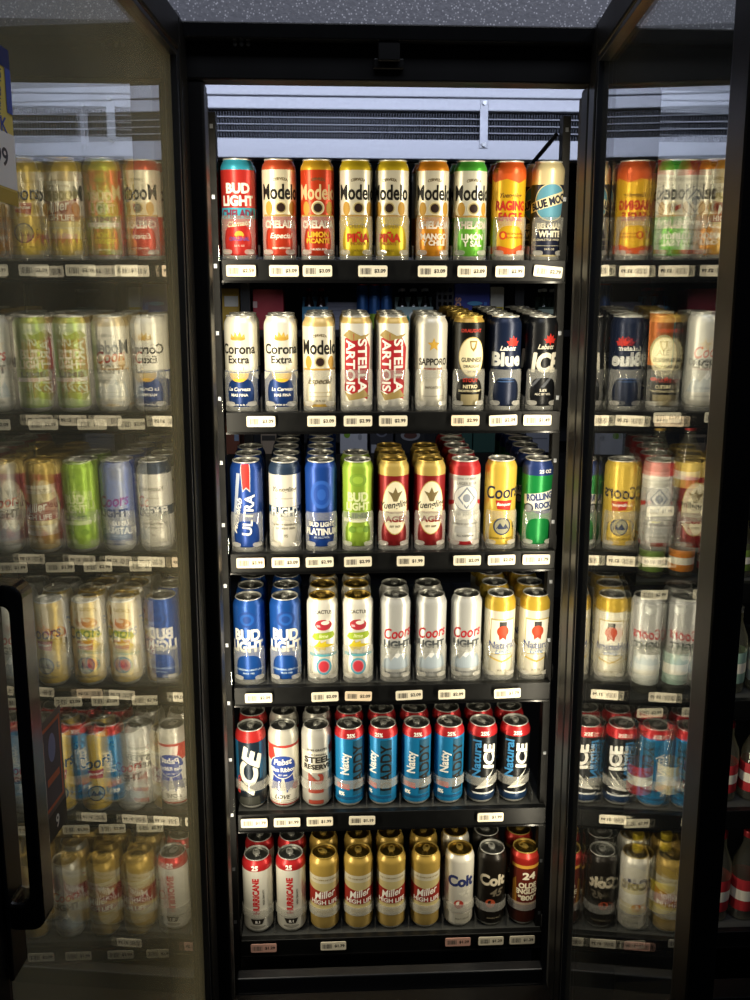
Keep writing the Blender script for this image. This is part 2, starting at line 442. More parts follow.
def shelf(name, cx, z, label, w=.676, lanes=None, stop_h=.085, group=None, depth=.60):
    r = tag(empty(name, (cx, 0, z), (TILT, 0, 0)), label, 'shelf', group)
    part('deck', MB().box(-w/2, w/2, -.004, depth, -.008, -.0012), M_DECK, r)
    part('price_rail', MB().box(-w/2, w/2, -.021, -.0045, -.040, .003), M_RAIL, r, bevel=.0015)
    part('rail_edge', MB().box(-w/2, w/2, -.0235, -.0212, -.041, -.037), M_BLACKGLOSS, r)
    for s in (-1, 1): part('side_bracket', MB().box(s * (w/2) - .0015, s * (w/2) + .0015, 0, depth, -.045, -.008), M_BLACK, r)
    if lanes:
        xs = sorted(lanes)
        mids = [xs[0] - P/2] + [(a + b) / 2 for a, b in zip(xs, xs[1:])] + [xs[-1] + P/2]
        if 'd' not in STOPS: STOPS['d'] = MB().box(-.0008, .0008, .0, .58, -.001, .030).mesh('lane_divider', M_CLEAR)
        for m in mids: link('lane_divider', STOPS['d'], r, (m - cx, 0, 0))
        if stop_h not in STOPS:
            if stop_h > .08: STOPS[stop_h] = front_stop_mesh(stop_h).mesh('front_stop', M_FROST, True)
            bb = MB(); n = 26
            for r_ in (.0352, .0359):
                for zq in (stop_h - .022, stop_h - .001):
                    bb.v += [(r_ * sin(t), -r_ * cos(t), zq - .006 * abs(sin(t)) * 0) for t in [R(-86 + 172 * i / (n - 1)) for i in range(n)]]
            for i in range(n - 1):
                bb.face((i, i+1, n+i+1, n+i)); bb.face((2*n+i, 3*n+i, 3*n+i+1, 2*n+i+1)); bb.face((i, 2*n+i, 2*n+i+1, i+1)); bb.face((n+i, n+i+1, 3*n+i+1, 3*n+i))
            if stop_h <= .08: STOPS[stop_h] = bb.mesh('front_stop', M_BAND, True)
            STOPS[stop_h, 1] = pill_mesh(1, stop_h).mesh('stop_pill', M_PILL); STOPS[stop_h, -1] = pill_mesh(-1, stop_h).mesh('stop_pill', M_PILL)
        for x in xs:
            f = link('front_stop', STOPS[stop_h], r, (x - cx, .0342, 0))
            for s in (-1, 1): link('stop_pill', STOPS[stop_h, s], f) if stop_h > .08 else None
    return r
LANES = [[round((j - 4) * P, 4) for j in range(9)] for _ in range(6)]
LANES[0] = [-.306, -.226, -.151, -.0755, -.003, .076, .151, .2285, .307]
LANES[1] = [-.308, -.2285, -.151, -.0755, -.001, .077, .153, .228, .3045]
LANES[2] = [-.304, -.225, -.150, -.0740, .001, .077, .150, .2265, .305]
LANES[3] = [-.306, -.229, -.150, -.0745, .006, .083, .159, .232, .308]
LANES[4] = [-.309, -.238, -.166, -.094, -.020, .054, .126, .199, .272]
LANES[5] = [-.302, -.227, -.152, -.075, -.001, .077, .154, .227, .303]
ORD = ['top', 'second', 'third', 'fourth', 'fifth', 'lowest']
for i, z in enumerate(Z_SH):
    shelf('cooler_shelf', 0, z, f'black sloping lane shelf of the open bay between the two mirroring doors, {ORD[i]} of six', lanes=LANES[i], stop_h=(.085, .085, .085, .085, .070, .066)[i])
LX = [-.80 + (j - 4) * P for j in range(3, 9)]
for i, z in enumerate(Z_SH):
    shelf('cooler_shelf', -.80, z, f'black lane shelf of the bay behind the handled glass door, {ORD[i]} of six', w=.66, lanes=None)
RZ = [1.715, 1.42, 1.225, 1.045, .78, .52, .22]
ORD7 = ['top', 'second', 'third', 'fourth', 'fifth', 'sixth', 'lowest']
for i, z in enumerate(RZ):
    shelf('cooler_shelf', .80, z, f'black shelf of the bay behind the door without a handle, {ORD7[i]} of seven', w=.66, lanes=None, depth=.40)

# ================================================================== cans
RC = .033
PROF = [(.0, .006), (.016, .0045), (.0225, .0012), (.0242, 0), (.0262, .001), (.0290, .005), (.0318, .0095), (RC, .0135),
        (RC, .170), (.0326, .174), (.0316, .1775), (.0302, .1805), (.0286, .1833), (.0272, .1858), (.0268, .1875)]
def rad(z):
    pr = PROF[3:]
    for (r0, z0), (r1, z1) in zip(pr, pr[1:]):
        if z0 <= z <= z1: return r0 + (r1 - r0) * (z - z0) / (z1 - z0)
    return pr[-1][0]
def can_body(bands):
    zs = [b[0] / 1000 for b in bands[1:]]
    prof = list(PROF)
    for z in zs:
        if all(abs(z - p[1]) > 1e-5 for p in prof):
            k = next(i for i in range(3, len(prof)) if prof[i][1] > z); prof.insert(k, (rad(z), z))
    cols = []
    for _, c in bands:
        if c not in cols: cols.append(c)
    def mf(z):
        if z < .0092: return len(cols)
        c = bands[0][1]
        for z0, cc in bands:
            if z * 1000 >= z0: c = cc
        return cols.index(c)
    return MB().lathe(prof, 36, mf), [paint(c) if isinstance(c, str) else c for c in cols] + [M_LID]
def lid_mesh(m):
    return MB().lathe([(.0268, .1872), (.0278, .1880), (.0281, .1890), (.0278, .1899), (.0270, .1902), (.0262, .1897), (.0258, .1860),
                       (.0250, .1846), (.0240, .1846), (.0234, .1862), (.0228, .1866), (.0100, .1866), (0, .1866)], 36, lambda z: 1 if .1845 <= z < .18665 else 0).mesh('lid', m, True)
def tab_mesh(m):
    mb = MB(); n = 14; zt, zb = .1886, .1876
    def ov(cx, cy, rx, ry): return [(cx + rx * cos(2*pi*i/n), cy + ry * sin(2*pi*i/n)) for i in range(n)]
    o = ov(0, .005, .0078, .0125); h = ov(0, .0105, .0045, .0042)
    for z in (zb, zt): mb.v += [(x, y, z) for x, y in o] + [(x, y, z) for x, y in h]
    for i in range(n):
        j = (i + 1) % n
        mb.face((i, j, n + j, n + i)); mb.face((2*n + i, 3*n + i, 3*n + j, 2*n + j)); mb.face((i, 2*n + i, 2*n + j, j)); mb.face((n + i, n + j, 3*n + j, 3*n + i))
    mb.lathe([(.0032, .1867), (.0032, .1893), (0, .1896)], 10)
    b = len(mb.v)
    q = [( .0062 * cos(2*pi*i/n), -.0125 + .0068 * sin(2*pi*i/n)) for i in range(n)]
    mb.v += [(x, y, .18672) for x, y in q] + [(x * .8, -.0125 + (y + .0125) * .8, .1862) for x, y in q]
    for i in range(n): j = (i + 1) % n; mb.face((b + i, b + j, b + n + j, b + n + i))
    return mb.mesh('pull_tab', m, True)
M_PAN = mat('lid_panel_silver', '#8d8e8a', .30, .95); M_PANG = mat('lid_panel_gold', '#8a743a', .30, .95)
LIDS = {'s': (lid_mesh([M_LID, M_PAN]), tab_mesh(M_LID)), 'g': (lid_mesh([M_LIDG, M_PANG]), tab_mesh(M_LIDG))}

BK, WH, GD = '15130f', 'f2efe6', 'b98f3a'
def T(s, u, z, size, col, **o): return ('t', s, u, z, size, col, o)
def modelo(sh, up, low, extra, name_col=BK, ch=True):
    a = [('e', -25, 99, 8, 13, GD), ('e', 25, 99, 8, 13, GD), ('r', -40, 83, 40, 87, GD),
         T('CERVEZA', 0, 153, 7, '6b5a3a', arc=-.012), T('Modelo', 0, 129, 39, name_col, w=82, bold=.025),
         ('e', 0, 100, 13, 13, 'd9cfae'), ('e', 0, 100, 10.5, 10.5, 'a39468'), ('e', 0, 100, 8.2, 8.2, '2b1b17')]
    if ch: a += [T('CHELADA', 0, 69, 19, 'f4e7d6', sx=.8, bold=.05)]
    bands = [(0, low), (83, up), (170, sh)]
    return dict(bands=bands, art=a + extra, lid='s')
def natdaddy():
    return dict(lid='s', bands=[(0, '1c7fb8'), (168, 'b8252b')], art=[
        T('25%', 0, 175, 11, WH, bold=.04), ('r', 4, 30, 30, 163, '12506f'),
        T('Natty', -12, 108, 27, WH, rot=90, sx=.85, bold=.03), T('DADDY', 17, 96, 36, BK, rot=90, w=112, bold=.02),
        ('p', [(-34, 48), (-4, 44), (-4, 58), (-34, 60)], 'c42b2f'), T('8%', -22, 34, 12, WH, bold=.04), ('r', -34, 20, 30, 26, '0f4a72')])
def natice():
    return dict(lid='s', bands=[(0, '1d3556'), (26, '17191d'), (166, 'b52429')], art=[
        T('25%', 0, 174, 11, WH, bold=.04), T('Natural', -17, 112, 27, '3b82b8', rot=90, w=92, bold=.03), T('ICE', 12, 118, 36, WH, rot=90, w=64, bold=.05, shear=.2),
        ('p', [(-18, 38), (6, 66), (26, 84), (8, 58), (24, 62), (10, 50), (28, 44), (4, 42)], 'd6d4cc'), ('p', [(-26, 30), (30, 30), (26, 26), (-22, 26)], 'cfd0cf'),
        T('12 OZ', 24, 120, 7, WH, rot=90)])
def hurricane():
    return dict(lid='s', bands=[(0, 'e9e6da'), (164, 'b8262a')], art=[
        T('25', -3, 172, 15, WH, bold=.06), T('HURRICANE', -2, 100, 19, 'b8262a', rot=90, w=92, bold=.06), T('HIGH GRAVITY', 15, 96, 6, '55524c', rot=90, bold=.03),
        ('p', [(-16, 40), (16, 40), (10, 27), (-10, 27)], '2a2622'), T('8.1', 0, 33, 10, WH), ('e', 0, 20, 18, 3.5, '8d8a80')])
def miller():
    return dict(lid='g', bands=[(0, 'b69a55'), (40, 'd9d3bc'), (62, 'd8c88e'), (128, 'e2dabf'), (146, 'b99b4c')], art=[
        T('THE CHAMPAGNE OF BEERS', 0, 137, 4.6, '9d8a58'), ('p', [(-52, 72), (52, 72), (52, 118), (30, 112), (0, 106), (-30, 112), (-52, 118)], '8f2a20'),
        T('Miller', 0, 99, 25, WH, sx=.85, rot=12, shear=.35, bold=.02), T('HIGH LIFE', 0, 79, 15, WH, bold=.03, w=66),
        ('r', -20, 50, 20, 58, 'c9bd97')])
def coorslight():
    return dict(lid='s', bands=[(0, 'c4c5c2')], art=[
        T('Coors', 4, 112, 33, 'b3202b', sx=.78, rot=6, shear=.25, bold=.02), T('LIGHT', 2, 86, 22, '4d5154', w=62, bold=.05),
        ('p', [(-40, 28), (-22, 62), (-12, 48), (4, 74), (18, 50), (28, 62), (40, 30)], 'a5b2bd'), ('p', [(-12, 48), (4, 74), (9, 62), (2, 54), (-4, 58)], 'eef0f0'), ('p', [(-28, 50), (-22, 62), (-18, 54)], 'eef0f0'),
        T('BORN IN THE ROCKIES', 0, 20, 5, '7a7d80')])
def pucker():
    return dict(lid='g', bands=[(0, 'efece0')], art=[
        T('CACTUS', 0, 163, 11, '4a463e', sx=.9, arc=-.006), ('e', 0, 133, 19, 12, 'b5313f'), ('e', 4, 138, 9, 4.5, 'efece0'), ('p', [(10, 140), (26, 152), (16, 154), (4, 145)], 'efece0'), ('p', [(-14, 128), (-6, 128), (-8, 133), (-15, 133)], 'e8b7bd'),
        ('p', [(-26, 104), (-20, 114), (22, 117), (26, 108), (20, 102), (-18, 98)], '9cb52f'), T('lime', 0, 108, 12, 'e6efb0', shear=.3),
        ('p', [(-22, 82), (-8, 98), (-6, 92), (6, 97), (5, 91), (26, 86), (4, 82), (4, 76), (-8, 78), (-10, 72)], 'd8c12e'), ('r', -34, 61, 34, 68, '5fb0c2'),
        ('e', 0, 38, 17, 19, '5ba3ba'), ('e', 0, 38, 12.5, 14.5, 'cf8f9a'), ('e', 0, 38, 10.5, 12.5, 'cc3a48'),
        ('e', -20, 15, 3, 3, '6b675c'), ('e', 20, 15, 3, 3, '6b675c')])
def budlight():
    return dict(lid='s', bands=[(0, '194c9b')], art=[
        ('e', 0, 147, 21, 18, '153f88'), ('e', 0, 147, 15, 13, '1c54a6'), ('e', 0, 147, 9, 8, '153f88'),
        T('BUD', -1, 112, 34, WH, w=58, bold=.05), T('LIGHT', -1, 86, 32, WH, w=74, bold=.05),
        T('THE ORIGINAL LIGHT LAGER', 0, 33, 5.5, 'b9cfe6'), T('SINCE 1982', 0, 25, 5, 'b9cfe6')])
def yuengling():
    return dict(lid='g', bands=[(0, '8c1f22'), (160, 'c2a85c')], art=[
        ('e', 0, 92, 29, 58, 'c2a85c'), ('e', 0, 92, 27.5, 56, 'e9e0c2'), ('p', [(-16, 128), (-5, 124), (0, 136), (5, 124), (16, 128), (8, 116), (4, 106), (-4, 106), (-8, 116)], '7a6a45'),
        T('Yuengling', 0, 97, 20, '1d1a17', w=66, shear=.35, rot=6), T('TRADITIONAL', 0, 82, 6, '7b2b25'), T('LAGER', 0, 68, 17, '8c1f22', w=58, bold=.05), T('EST 1829', 0, 52, 6, '6d5c40')])
def corona():
    return dict(lid='s', bands=[(0, '16356f'), (10, '16356f'), (80, 'e6e2d2')], art=[
        ('r', -60, 79, 60, 82, '1b3d7d'), ('p', [(-15, 146), (-13, 156), (-8, 150), (-5, 160), (0, 152), (5, 160), (8, 150), (13, 156), (15, 146)], 'c7a44a'), ('e', 0, 146, 15, 3.5, 'b68f3b'),
        T('Corona', 0, 126, 27, '26221f', w=76, bold=.025), T('Extra', 0, 105, 21, '26221f', w=44, bold=.02),
        ('p', [(-52, 79), (-52, 62), (-38, 66), (-24, 79)], 'd8d6cc'), ('p', [(52, 79), (52, 62), (38, 66), (24, 79)], 'd8d6cc'),
        ('e', 0, 77, 20, 17, 'e0b13c'), ('e', 0, 80, 15, 13, 'eec85c'), ('r', -22, 78, 22, 94, 'e6e2d2'), ('r', -60, 79, 60, 81, '1b3d7d'),
        T('La Cerveza', 0, 46, 10, WH, shear=.2), T('MAS FINA', 0, 34, 8, WH), T('MEXICO 24 FL OZ', 0, 14, 5, WH)])
def stella():
    return dict(lid='s', bands=[(0, 'e7e3d6'), (176, 'c4a765')], art=[
        ('p', [(-27, 42), (24, 24), (31, 128), (20, 148), (-6, 156), (-26, 146)], 'a8222a'),
        ('p', [(-30, 152), (-16, 164), (8, 152), (30, 156), (16, 146), (-8, 142)], 'a08a54'), ('p', [(-28, 40), (-12, 34), (14, 46), (28, 30), (8, 26), (-16, 22)], 'a08a54'),
        T('STELLA', 12, 92, 26, WH, rot=-90, w=108, bold=.03), T('ARTOIS', -13, 92, 26, WH, rot=-90, w=104, bold=.03)])
def natlight():
    return dict(lid='s', bands=[(0, 'e3decb'), (158, 'c2a238')], art=[
        ('r', -28, 58, 28, 140, 'b9a566'), ('r', -26, 60, 26, 137, 'e8e4d4'), ('r', -8, 122, 8, 134, '3c3a3a'), ('e', 0, 112, 13, 13, 'b5462c'), ('p', [(-9, 104), (9, 104), (7, 92), (0, 98), (-7, 92)], 'a83c26'),
        T('Natural', 0, 80, 22, '22418c', w=60, bold=.035), T('Light', 0, 64, 15, '5f82b4', shear=.25), ('p', [(-34, 56), (0, 44), (34, 56), (34, 52), (0, 40), (-34, 52)], 'c2a856'), T('24 FL OZ', 0, 22, 5, '8a8064')])
DES = {}
DES['chelada_cyan'] = dict(lid='s', bands=[(0, 'c2312c'), (169, '3aa6c4')], art=[
    T('BUD', 0, 135, 25, WH, w=48, bold=.05), T('LIGHT', 0, 112, 25, WH, w=66, bold=.05), ('r', -42, 79, 42, 99, '3a9fb8'),
    T('CHELADA', 0, 88, 20, '7c2f4a', w=72, bold=.04), T('Clamato', 0, 70, 14, 'f0dcb8', shear=.3, rot=6, bold=.03), ('e', 0, 48, 9, 8, 'd8a53a'), ('r', -11, 38, 11, 47, 'c2312c'), T('ORIGINAL', 0, 41, 10, '6a4c8e', w=40, bold=.03), T('24 FL OZ', 0, 28, 5, 'e6b7a8')])
DES['modelo_especial_ch'] = modelo('c4512f', 'e5dcc0', 'c03a22', [T('Especial', 0, 46, 14, 'f4e7d6', shear=.3), T('BEER WITH LIME', 0, 24, 5, 'f4e7d6')])
DES['modelo_tam'] = modelo('d9a82c', 'c8401f', 'c23a1d', [T('LIMON', 0, 50, 14, 'e8b02f', bold=.05), T('PICANTE', 0, 38, 12, 'e8b02f', bold=.05), T('CHELADA BEER', 0, 22, 5, 'f4e7d6')], 'd9b98a')
DES['modelo_pina'] = modelo('d8bd2a', 'e9e3cf', 'd9bd2c', [T('PIÑA', 0, 46, 21, 'c2361f', bold=.05), T('PICANTE', 0, 33, 8, 'a8702a'), T('24 FL OZ', 0, 20, 5, '8a6f2a')])
DES['modelo_pina'] ['art'] = [a if not (a[0] == 't' and a[1] == 'CHELADA') else T('CHELADA', 0, 66, 11, 'a8924a', w=40, bold=.03) for a in DES['modelo_pina']['art']]
DES['modelo_mango'] = modelo('d98a22', 'e9e3cf', 'd98f24', [T('MANGO', 0, 47, 15, 'f4e7d6', bold=.05), T('Y CHILE', 0, 35, 13, 'f4e7d6', bold=.04)])
DES['modelo_lime'] = modelo('4fae3c', 'e5e3d2', '6dba3c', [T('LIMÓN', 0, 48, 15, 'f4f4e0', bold=.05), T('Y SAL', 0, 34, 15, 'f4f4e0', bold=.05)])
DES['eagle'] = dict(lid='s', bands=[(0, 'd9d3c2'), (14, 'd9ab22'), (158, 'c8541f')], art=[
    ('p', [(-60, 160), (-36, 150), (-10, 156), (14, 148), (36, 157), (60, 150), (60, 166), (-60, 166)], 'c8541f'), T('Yuengling', 0, 124, 12, '5d3b1c', shear=.35), T('RAGING', 0, 106, 24, 'b32b1d', w=64, bold=.07), T('EAGLE', 0, 85, 21, 'b32b1d', w=50, bold=.07),
    ('e', -14, 50, 8, 8, 'c2391f'), ('e', -14, 50, 4, 5, 'e0a81f'), T('NATURAL MANGO', 12, 53, 5, 'a85a1c'), T('FLAVORED BEER', 12, 46, 5, 'a85a1c'), ('p', [(-60, 14), (-60, 24), (-20, 30), (4, 24), (24, 32), (60, 26), (60, 14)], 'c8511f')])
DES['blue_moon'] = dict(lid='s', bands=[(0, 'd9cb9b'), (13, '20243a'), (146, 'e2d3a4')], art=[
    ('e', 0, 113, 35, 36, 'd9cb9b'), ('e', 0, 113, 33, 34, '5b95ae'), ('p', [(-48, 92), (48, 118), (48, 142), (-48, 110)], 'e6d9ae'), T('BLUE MOON', 0, 115, 20, '20243a', w=88, rot=16, bold=.05),
    T('BELGIAN', 0, 68, 15, 'e6dfc8', w=54, bold=.04), T('WHITE', 0, 53, 16, 'e6dfc8', w=46, bold=.05), T('BELGIAN-STYLE WHEAT ALE', 0, 42, 5.5, 'c9c2ac'), ('r', -32, 30, 32, 31, 'a8a28e'), T('24 FL OZ', 0, 24, 5, 'c9c2ac')])
DES['corona'] = corona()
DES['modelo_esp'] = modelo('cdb377', 'e9e2cb', 'e3dcc6', [T('Especial', 0, 60, 16, '5f553f', shear=.35), ('r', -24, 38, 24, 39, 'b9a87a'), ('r', -24, 30, 24, 31, 'b9a87a'), T('24 FL OZ', 0, 22, 5, '7b6f52'), ('r', -60, 9.5, 60, 15, 'c5a049')], ch=False)
DES['stella'] = stella()
DES['sapporo'] = dict(lid='s', bands=[(0, 'cac6b8')], art=[
    ('p', [(r_ * cos(R(90 + 36 * i)), 134 + r_ * sin(R(90 + 36 * i))) for i, r_ in enumerate([14, 6] * 5)], 'c29a3e'), T('SAPPORO', 0, 100, 19, '2b2823', w=64, bold=.03), T('PREMIUM BEER', 0, 86, 6, '9a5240'),
    ('r', -24, 30, 24, 31, '8a8474'), T('IMPORTED', 0, 48, 7, '7d7768')])
DES['guinness'] = dict(lid='g', bands=[(0, '14120f'), (178, 'b08f45')], art=[
    T('DRAUGHT', 0, 162, 9, 'a8342a', bold=.04), ('e', 2, 110, 28, 40, 'b8a060'), ('e', 2, 110, 26.5, 38, 'e6dcb6'), ('p', [(-4, 142), (12, 142), (10, 128), (4, 120), (-2, 128)], '8b7430'), ('p', [(-1, 139), (8, 139), (6, 130), (3, 126), (0, 131)], 'e6dcb6'),
    T('GUINNESS', 2, 104, 12, '2b2318', w=44, bold=.03), T('DRAUGHT', 2, 91, 8, '2b2318', w=34), T('EST 1759', 2, 80, 5, '6b5a34'), T('STOUT', 0, 63, 10, 'a8342a', bold=.04), T('NITRO', 0, 50, 10, 'd8cda8', bold=.03), T('SMOOTH CREAMY', 0, 41, 6, 'd8cda8'), ('r', -19, 12, 19, 34, '8c8160')])
LEAF = [(0, 14), (3, 7), (8, 10), (7, 3), (14, 3), (9, -3), (10, -6), (2, -5), (0, -12), (-2, -5), (-10, -6), (-9, -3), (-14, 3), (-7, 3), (-8, 10), (-3, 7)]
DES['lab_blue'] = dict(lid='s', bands=[(0, '141f39')], art=[
    ('p', [(12 + x * 1.05, 138 + y * 1.05) for x, y in LEAF], 'c23127'), T('Labatt', 2, 127, 13, WH, shear=.35, bold=.02), T('Blue', 0, 105, 37, 'cfd0cc', w=66, bold=.06), ('e', 0, 66, 22, 2, '35507c'), ('e', 0, 60, 18, 1.5, '35507c')])
DES['lab_ice'] = dict(lid='s', bands=[(0, '131519')], art=[
    ('p', [(8 + x, 143 + y) for x, y in LEAF], 'b52a22'), T('Labatt', 0, 130, 13, 'cfcab8', shear=.35, bold=.02), T('ICE', 2, 98, 52, 'd9d4c4', w=62, bold=.05, shear=.15), ('p', [(-30, 50), (-4, 78), (2, 78), (-24, 48)], '55585f'), ('p', [(-8, 48), (18, 78), (24, 78), (0, 48)], '55585f'), T('5.6%', -2, 42, 8, 'd9d4c4'), T('ALC BY VOL', -2, 34, 6, 'd9d4c4')])
DES['ultra'] = dict(lid='s', bands=[(0, '1c4290')], art=[
    ('p', [(-4, 128), (4, 136), (12, 128), (14, 186), (-8, 186)], 'b9b9bd'), ('p', [(-3, 132), (4, 139), (11, 132), (12, 186), (-6, 186)], 'b5302c'), ('p', [(-30, 30), (-16, 100), (-8, 168), (-16, 168), (-24, 100), (-38, 30)], 'a9b4c8'),
    T('Michelob', -18, 78, 17, WH, rot=78, w=78, shear=.4), T('ULTRA', 7, 80, 27, WH, rot=84, w=88, bold=.03)])
DES['flight'] = dict(lid='s', bands=[(0, 'dfdbce'), (164, '27384f')], art=[
    T('Yuengling', 0, 132, 14, '6b6657', shear=.35), ('e', 0, 114, 22, 1, 'a8a291'), ('r', -60, 76, 60, 96, '20384f'), T('FLIGHT', 0, 86, 24, WH, w=64, bold=.06), T('THE NEXT GENERATION', 0, 58, 6, '6f6a5c'), T('OF LIGHT BEER', 0, 50, 6, '6f6a5c'), T('95', 0, 34, 9, '8d8878')])
DES['platinum'] = dict(lid='s', bands=[(0, '1b4599')], art=[
    ('e', 0, 122, 24, 30, '2a5ab4'), ('e', 0, 122, 17, 22, '1a48a0'), ('e', 0, 122, 9, 12, '2a5ab4'), ('r', -44, 24, 44, 66, '14306f'), T('BUD LIGHT', 0, 58, 13, WH, w=56, bold=.05), T('PLATINUM', 0, 42, 19, WH, w=74, bold=.05), T('6% ALC/VOL', 0, 30, 6, 'b9c7e0')])
DES['lime'] = dict(lid='s', bands=[(0, '97b93f')], art=[
    ('e', 0, 152, 19, 14, '7fa233'), ('e', 0, 152, 11, 8, '9abc42'), T('BUD', 0, 116, 26, 'd7e0a8', w=44, bold=.07), T('LIGHT', 0, 96, 22, 'd7e0a8', w=50, bold=.07), T('LIME', 0, 76, 14, '47691d', w=50, bold=.04), ('r', -34, 62, 34, 70, 'dfe3c4'), ('e', -12, 46, 8, 7, '6f9430'), ('e', 4, 46, 8, 7, '86a93a'), ('e', 18, 46, 8, 7, '6f9430')])
DES['yuengling'] = yuengling()
DES['budweiser'] = dict(lid='s', bands=[(0, 'a8262b'), (18, 'c9c8c2'), (160, 'b0282d')], art=[
    ('r', -50, 148, 50, 158, 'b9b8b2'), T('KING OF BEERS', 0, 153, 6, '6d6a66'), T('LAGER BEER', 0, 143, 8, '8f8c86'), ('e', 0, 112, 28, 28, '8d8f94'), ('e', 0, 112, 26, 26, 'd3d2cc'), ('p', [(0, 136), (19, 112), (0, 88), (-19, 112)], '7a8290'), ('p', [(0, 131), (15, 112), (0, 93), (-15, 112)], 'd9d8d2'), ('e', 0, 112, 8, 9, '878d98'),
    ('p', [(-46, 92), (-28, 98), (-28, 106), (-46, 102)], 'a8262b'), ('p', [(46, 92), (28, 98), (28, 106), (46, 102)], 'a8262b'), T('Budweiser', 0, 72, 17, 'f2efe8', w=66, shear=.2, bold=.05), T('BREWED BY OUR ORIGINAL', 0, 56, 5, '6d6a66'), ('r', -24, 36, 24, 50, 'a9a9a6'), T('ALL NATURAL', 0, 30, 6, '6d6a66')])
DES['banquet'] = dict(lid='s', bands=[(0, 'd5b549')], art=[
    T('Coors', 0, 124, 38, '22243a', w=78, rot=4, bold=.02, shear=.15), ('p', [(-16, 106), (20, 106), (16, 84), (-12, 88)], 'a92b22'), T('Banquet', 2, 97, 9, WH, shear=.3), ('e', 0, 50, 19, 19, '2b3550'), ('e', 0, 50, 16, 16, '8d8a74'), ('p', [(-13, 44), (-5, 58), (2, 48), (7, 56), (14, 44)], '2b3550'), T('1873', 27, 50, 9, '22243a', rot=90), T('GOLDEN COLORADO', 0, 24, 5, '6d5a24')])
DES['rolling'] = dict(lid='s', bands=[(0, '17843f'), (158, '24386f')], art=[
    T('25 OZ', 12, 167, 10, WH, bold=.03), ('p', [(-34, 116), (38, 128), (38, 90), (20, 82), (-16, 84), (-34, 96)], 'dcdcd0'), T('ROLLING', 2, 113, 19, '24386f', w=58, rot=7, bold=.05), T('ROCK', 10, 95, 17, '24386f', w=36, rot=5, bold=.05), ('e', -22, 88, 11, 10, '2b3142'), ('e', -22, 88, 8, 7, '8f9296'), ('p', [(-14, 82), (38, 88), (38, 78), (0, 76)], '24386f')])
DES['budlight'] = budlight(); DES['pucker'] = pucker(); DES['coorslight'] = coorslight(); DES['natlight'] = natlight()
DES['ice_slant'] = dict(lid='s', bands=[(0, '1f2226'), (40, '1d2b3a'), (164, 'bb2c2c')], art=[
    ('r', 24, 12, 48, 164, '1f5a80'), ('r', -48, 60, -26, 164, '1f5a80'), T('ICE', -1, 96, 56, 'e9e6da', rot=78, w=112, bold=.05, shear=.3), T('BUD', -26, 60, 12, 'c23a34', rot=84, w=44, bold=.05), ('p', [(-30, 12), (24, 12), (20, 34), (-24, 30)], '33342f')])
DES['pbr'] = dict(lid='s', bands=[(0, 'a8332f'), (14, 'e6e2d6'), (156, 'c9c7bd'), (166, 'c9c6ba')], art=[
    ('r', -60, 150, 60, 156, 'b5413a'), ('p', [(-40, 156), (-22, 156), (-16, 126), (-26, 116), (-40, 120)], 'c03a30'), ('p', [(-22, 84), (-30, 44), (-16, 52), (-8, 40), (-2, 80)], '2b3f8f'), ('p', [(22, 84), (30, 44), (16, 52), (8, 40), (2, 80)], '2b3f8f'), ('e', 0, 104, 31, 29, 'd9d6cb'), ('e', 0, 104, 29, 27, '2b4696'),
    T('Pabst', 0, 116, 19, WH, shear=.25, bold=.03, rot=4), T('Blue Ribbon', 0, 97, 14, WH, w=56, bold=.03), T('EST 1844', 0, 84, 5, WH), ('e', 30, 54, 9, 9, 'b02f3a'), T('LOVE', -2, 30, 14, '5b584f', shear=.3), ('r', -34, 20, 34, 21.5, '9a968a'), ('r', -34, 16, 34, 17.5, '9a968a')])
DES['steel'] = dict(lid='s', bands=[(0, 'a5a39c'), (92, 'd9d5c6'), (138, 'b6b4ac')], art=[
    T('HIGH GRAVITY', 0, 143, 7, '4b4842', bold=.03), T('THE ORIGINAL', 0, 131, 6.5, '4b4842'), T('STEEL', 0, 119, 19, '37342f', w=62, bold=.06), T('RESERVE', 0, 102, 16, '37342f', w=64, bold=.05), ('r', -60, 88, 60, 93, 'c9c5b8'),
    T('211', -4, 48, 44, '8c3a2c', rot=-90, w=74, bold=.04), ('p', [(28, 148), (44, 160), (44, 132), (30, 128)], 'b5302c')])
DES['natdaddy'] = natdaddy(); DES['natice'] = natice(); DES['hurricane'] = hurricane(); DES['miller'] = miller()
DES['colt_w'] = dict(lid='g', bands=[(0, 'e6e2d5')], art=[
    T('Colt', -2, 124, 37, '2b3568', w=62, bold=.05), T('45', 8, 92, 26, 'cfccbf', w=32, shear=.3, bold=.03), ('e', -6, 64, 11, 11, 'a83a2c'), ('e', -6, 66, 6, 6, 'e9e5d8'), ('p', [(-9, 60), (-3, 74), (3, 66), (-1, 60)], 'a83a2c'), ('r', -14, 14, 22, 36, 'a9a698'), T('MALT LIQUOR', 4, 25, 5, '4b4842')])
DES['colt_b'] = dict(lid='s', bands=[(0, '1a1612')], art=[
    T('Colt', -2, 124, 37, 'c9bfa8', w=62, bold=.05), T('45', 8, 92, 26, '6b6354', w=32, shear=.3, bold=.03), ('e', -6, 64, 11, 11, 'a8492c'), ('e', -6, 66, 6, 6, '1b1713'), ('p', [(-9, 60), (-3, 74), (3, 66), (-1, 60)], 'a8492c'), T('DOUBLE MALT', 4, 25, 5, '8d836c')])
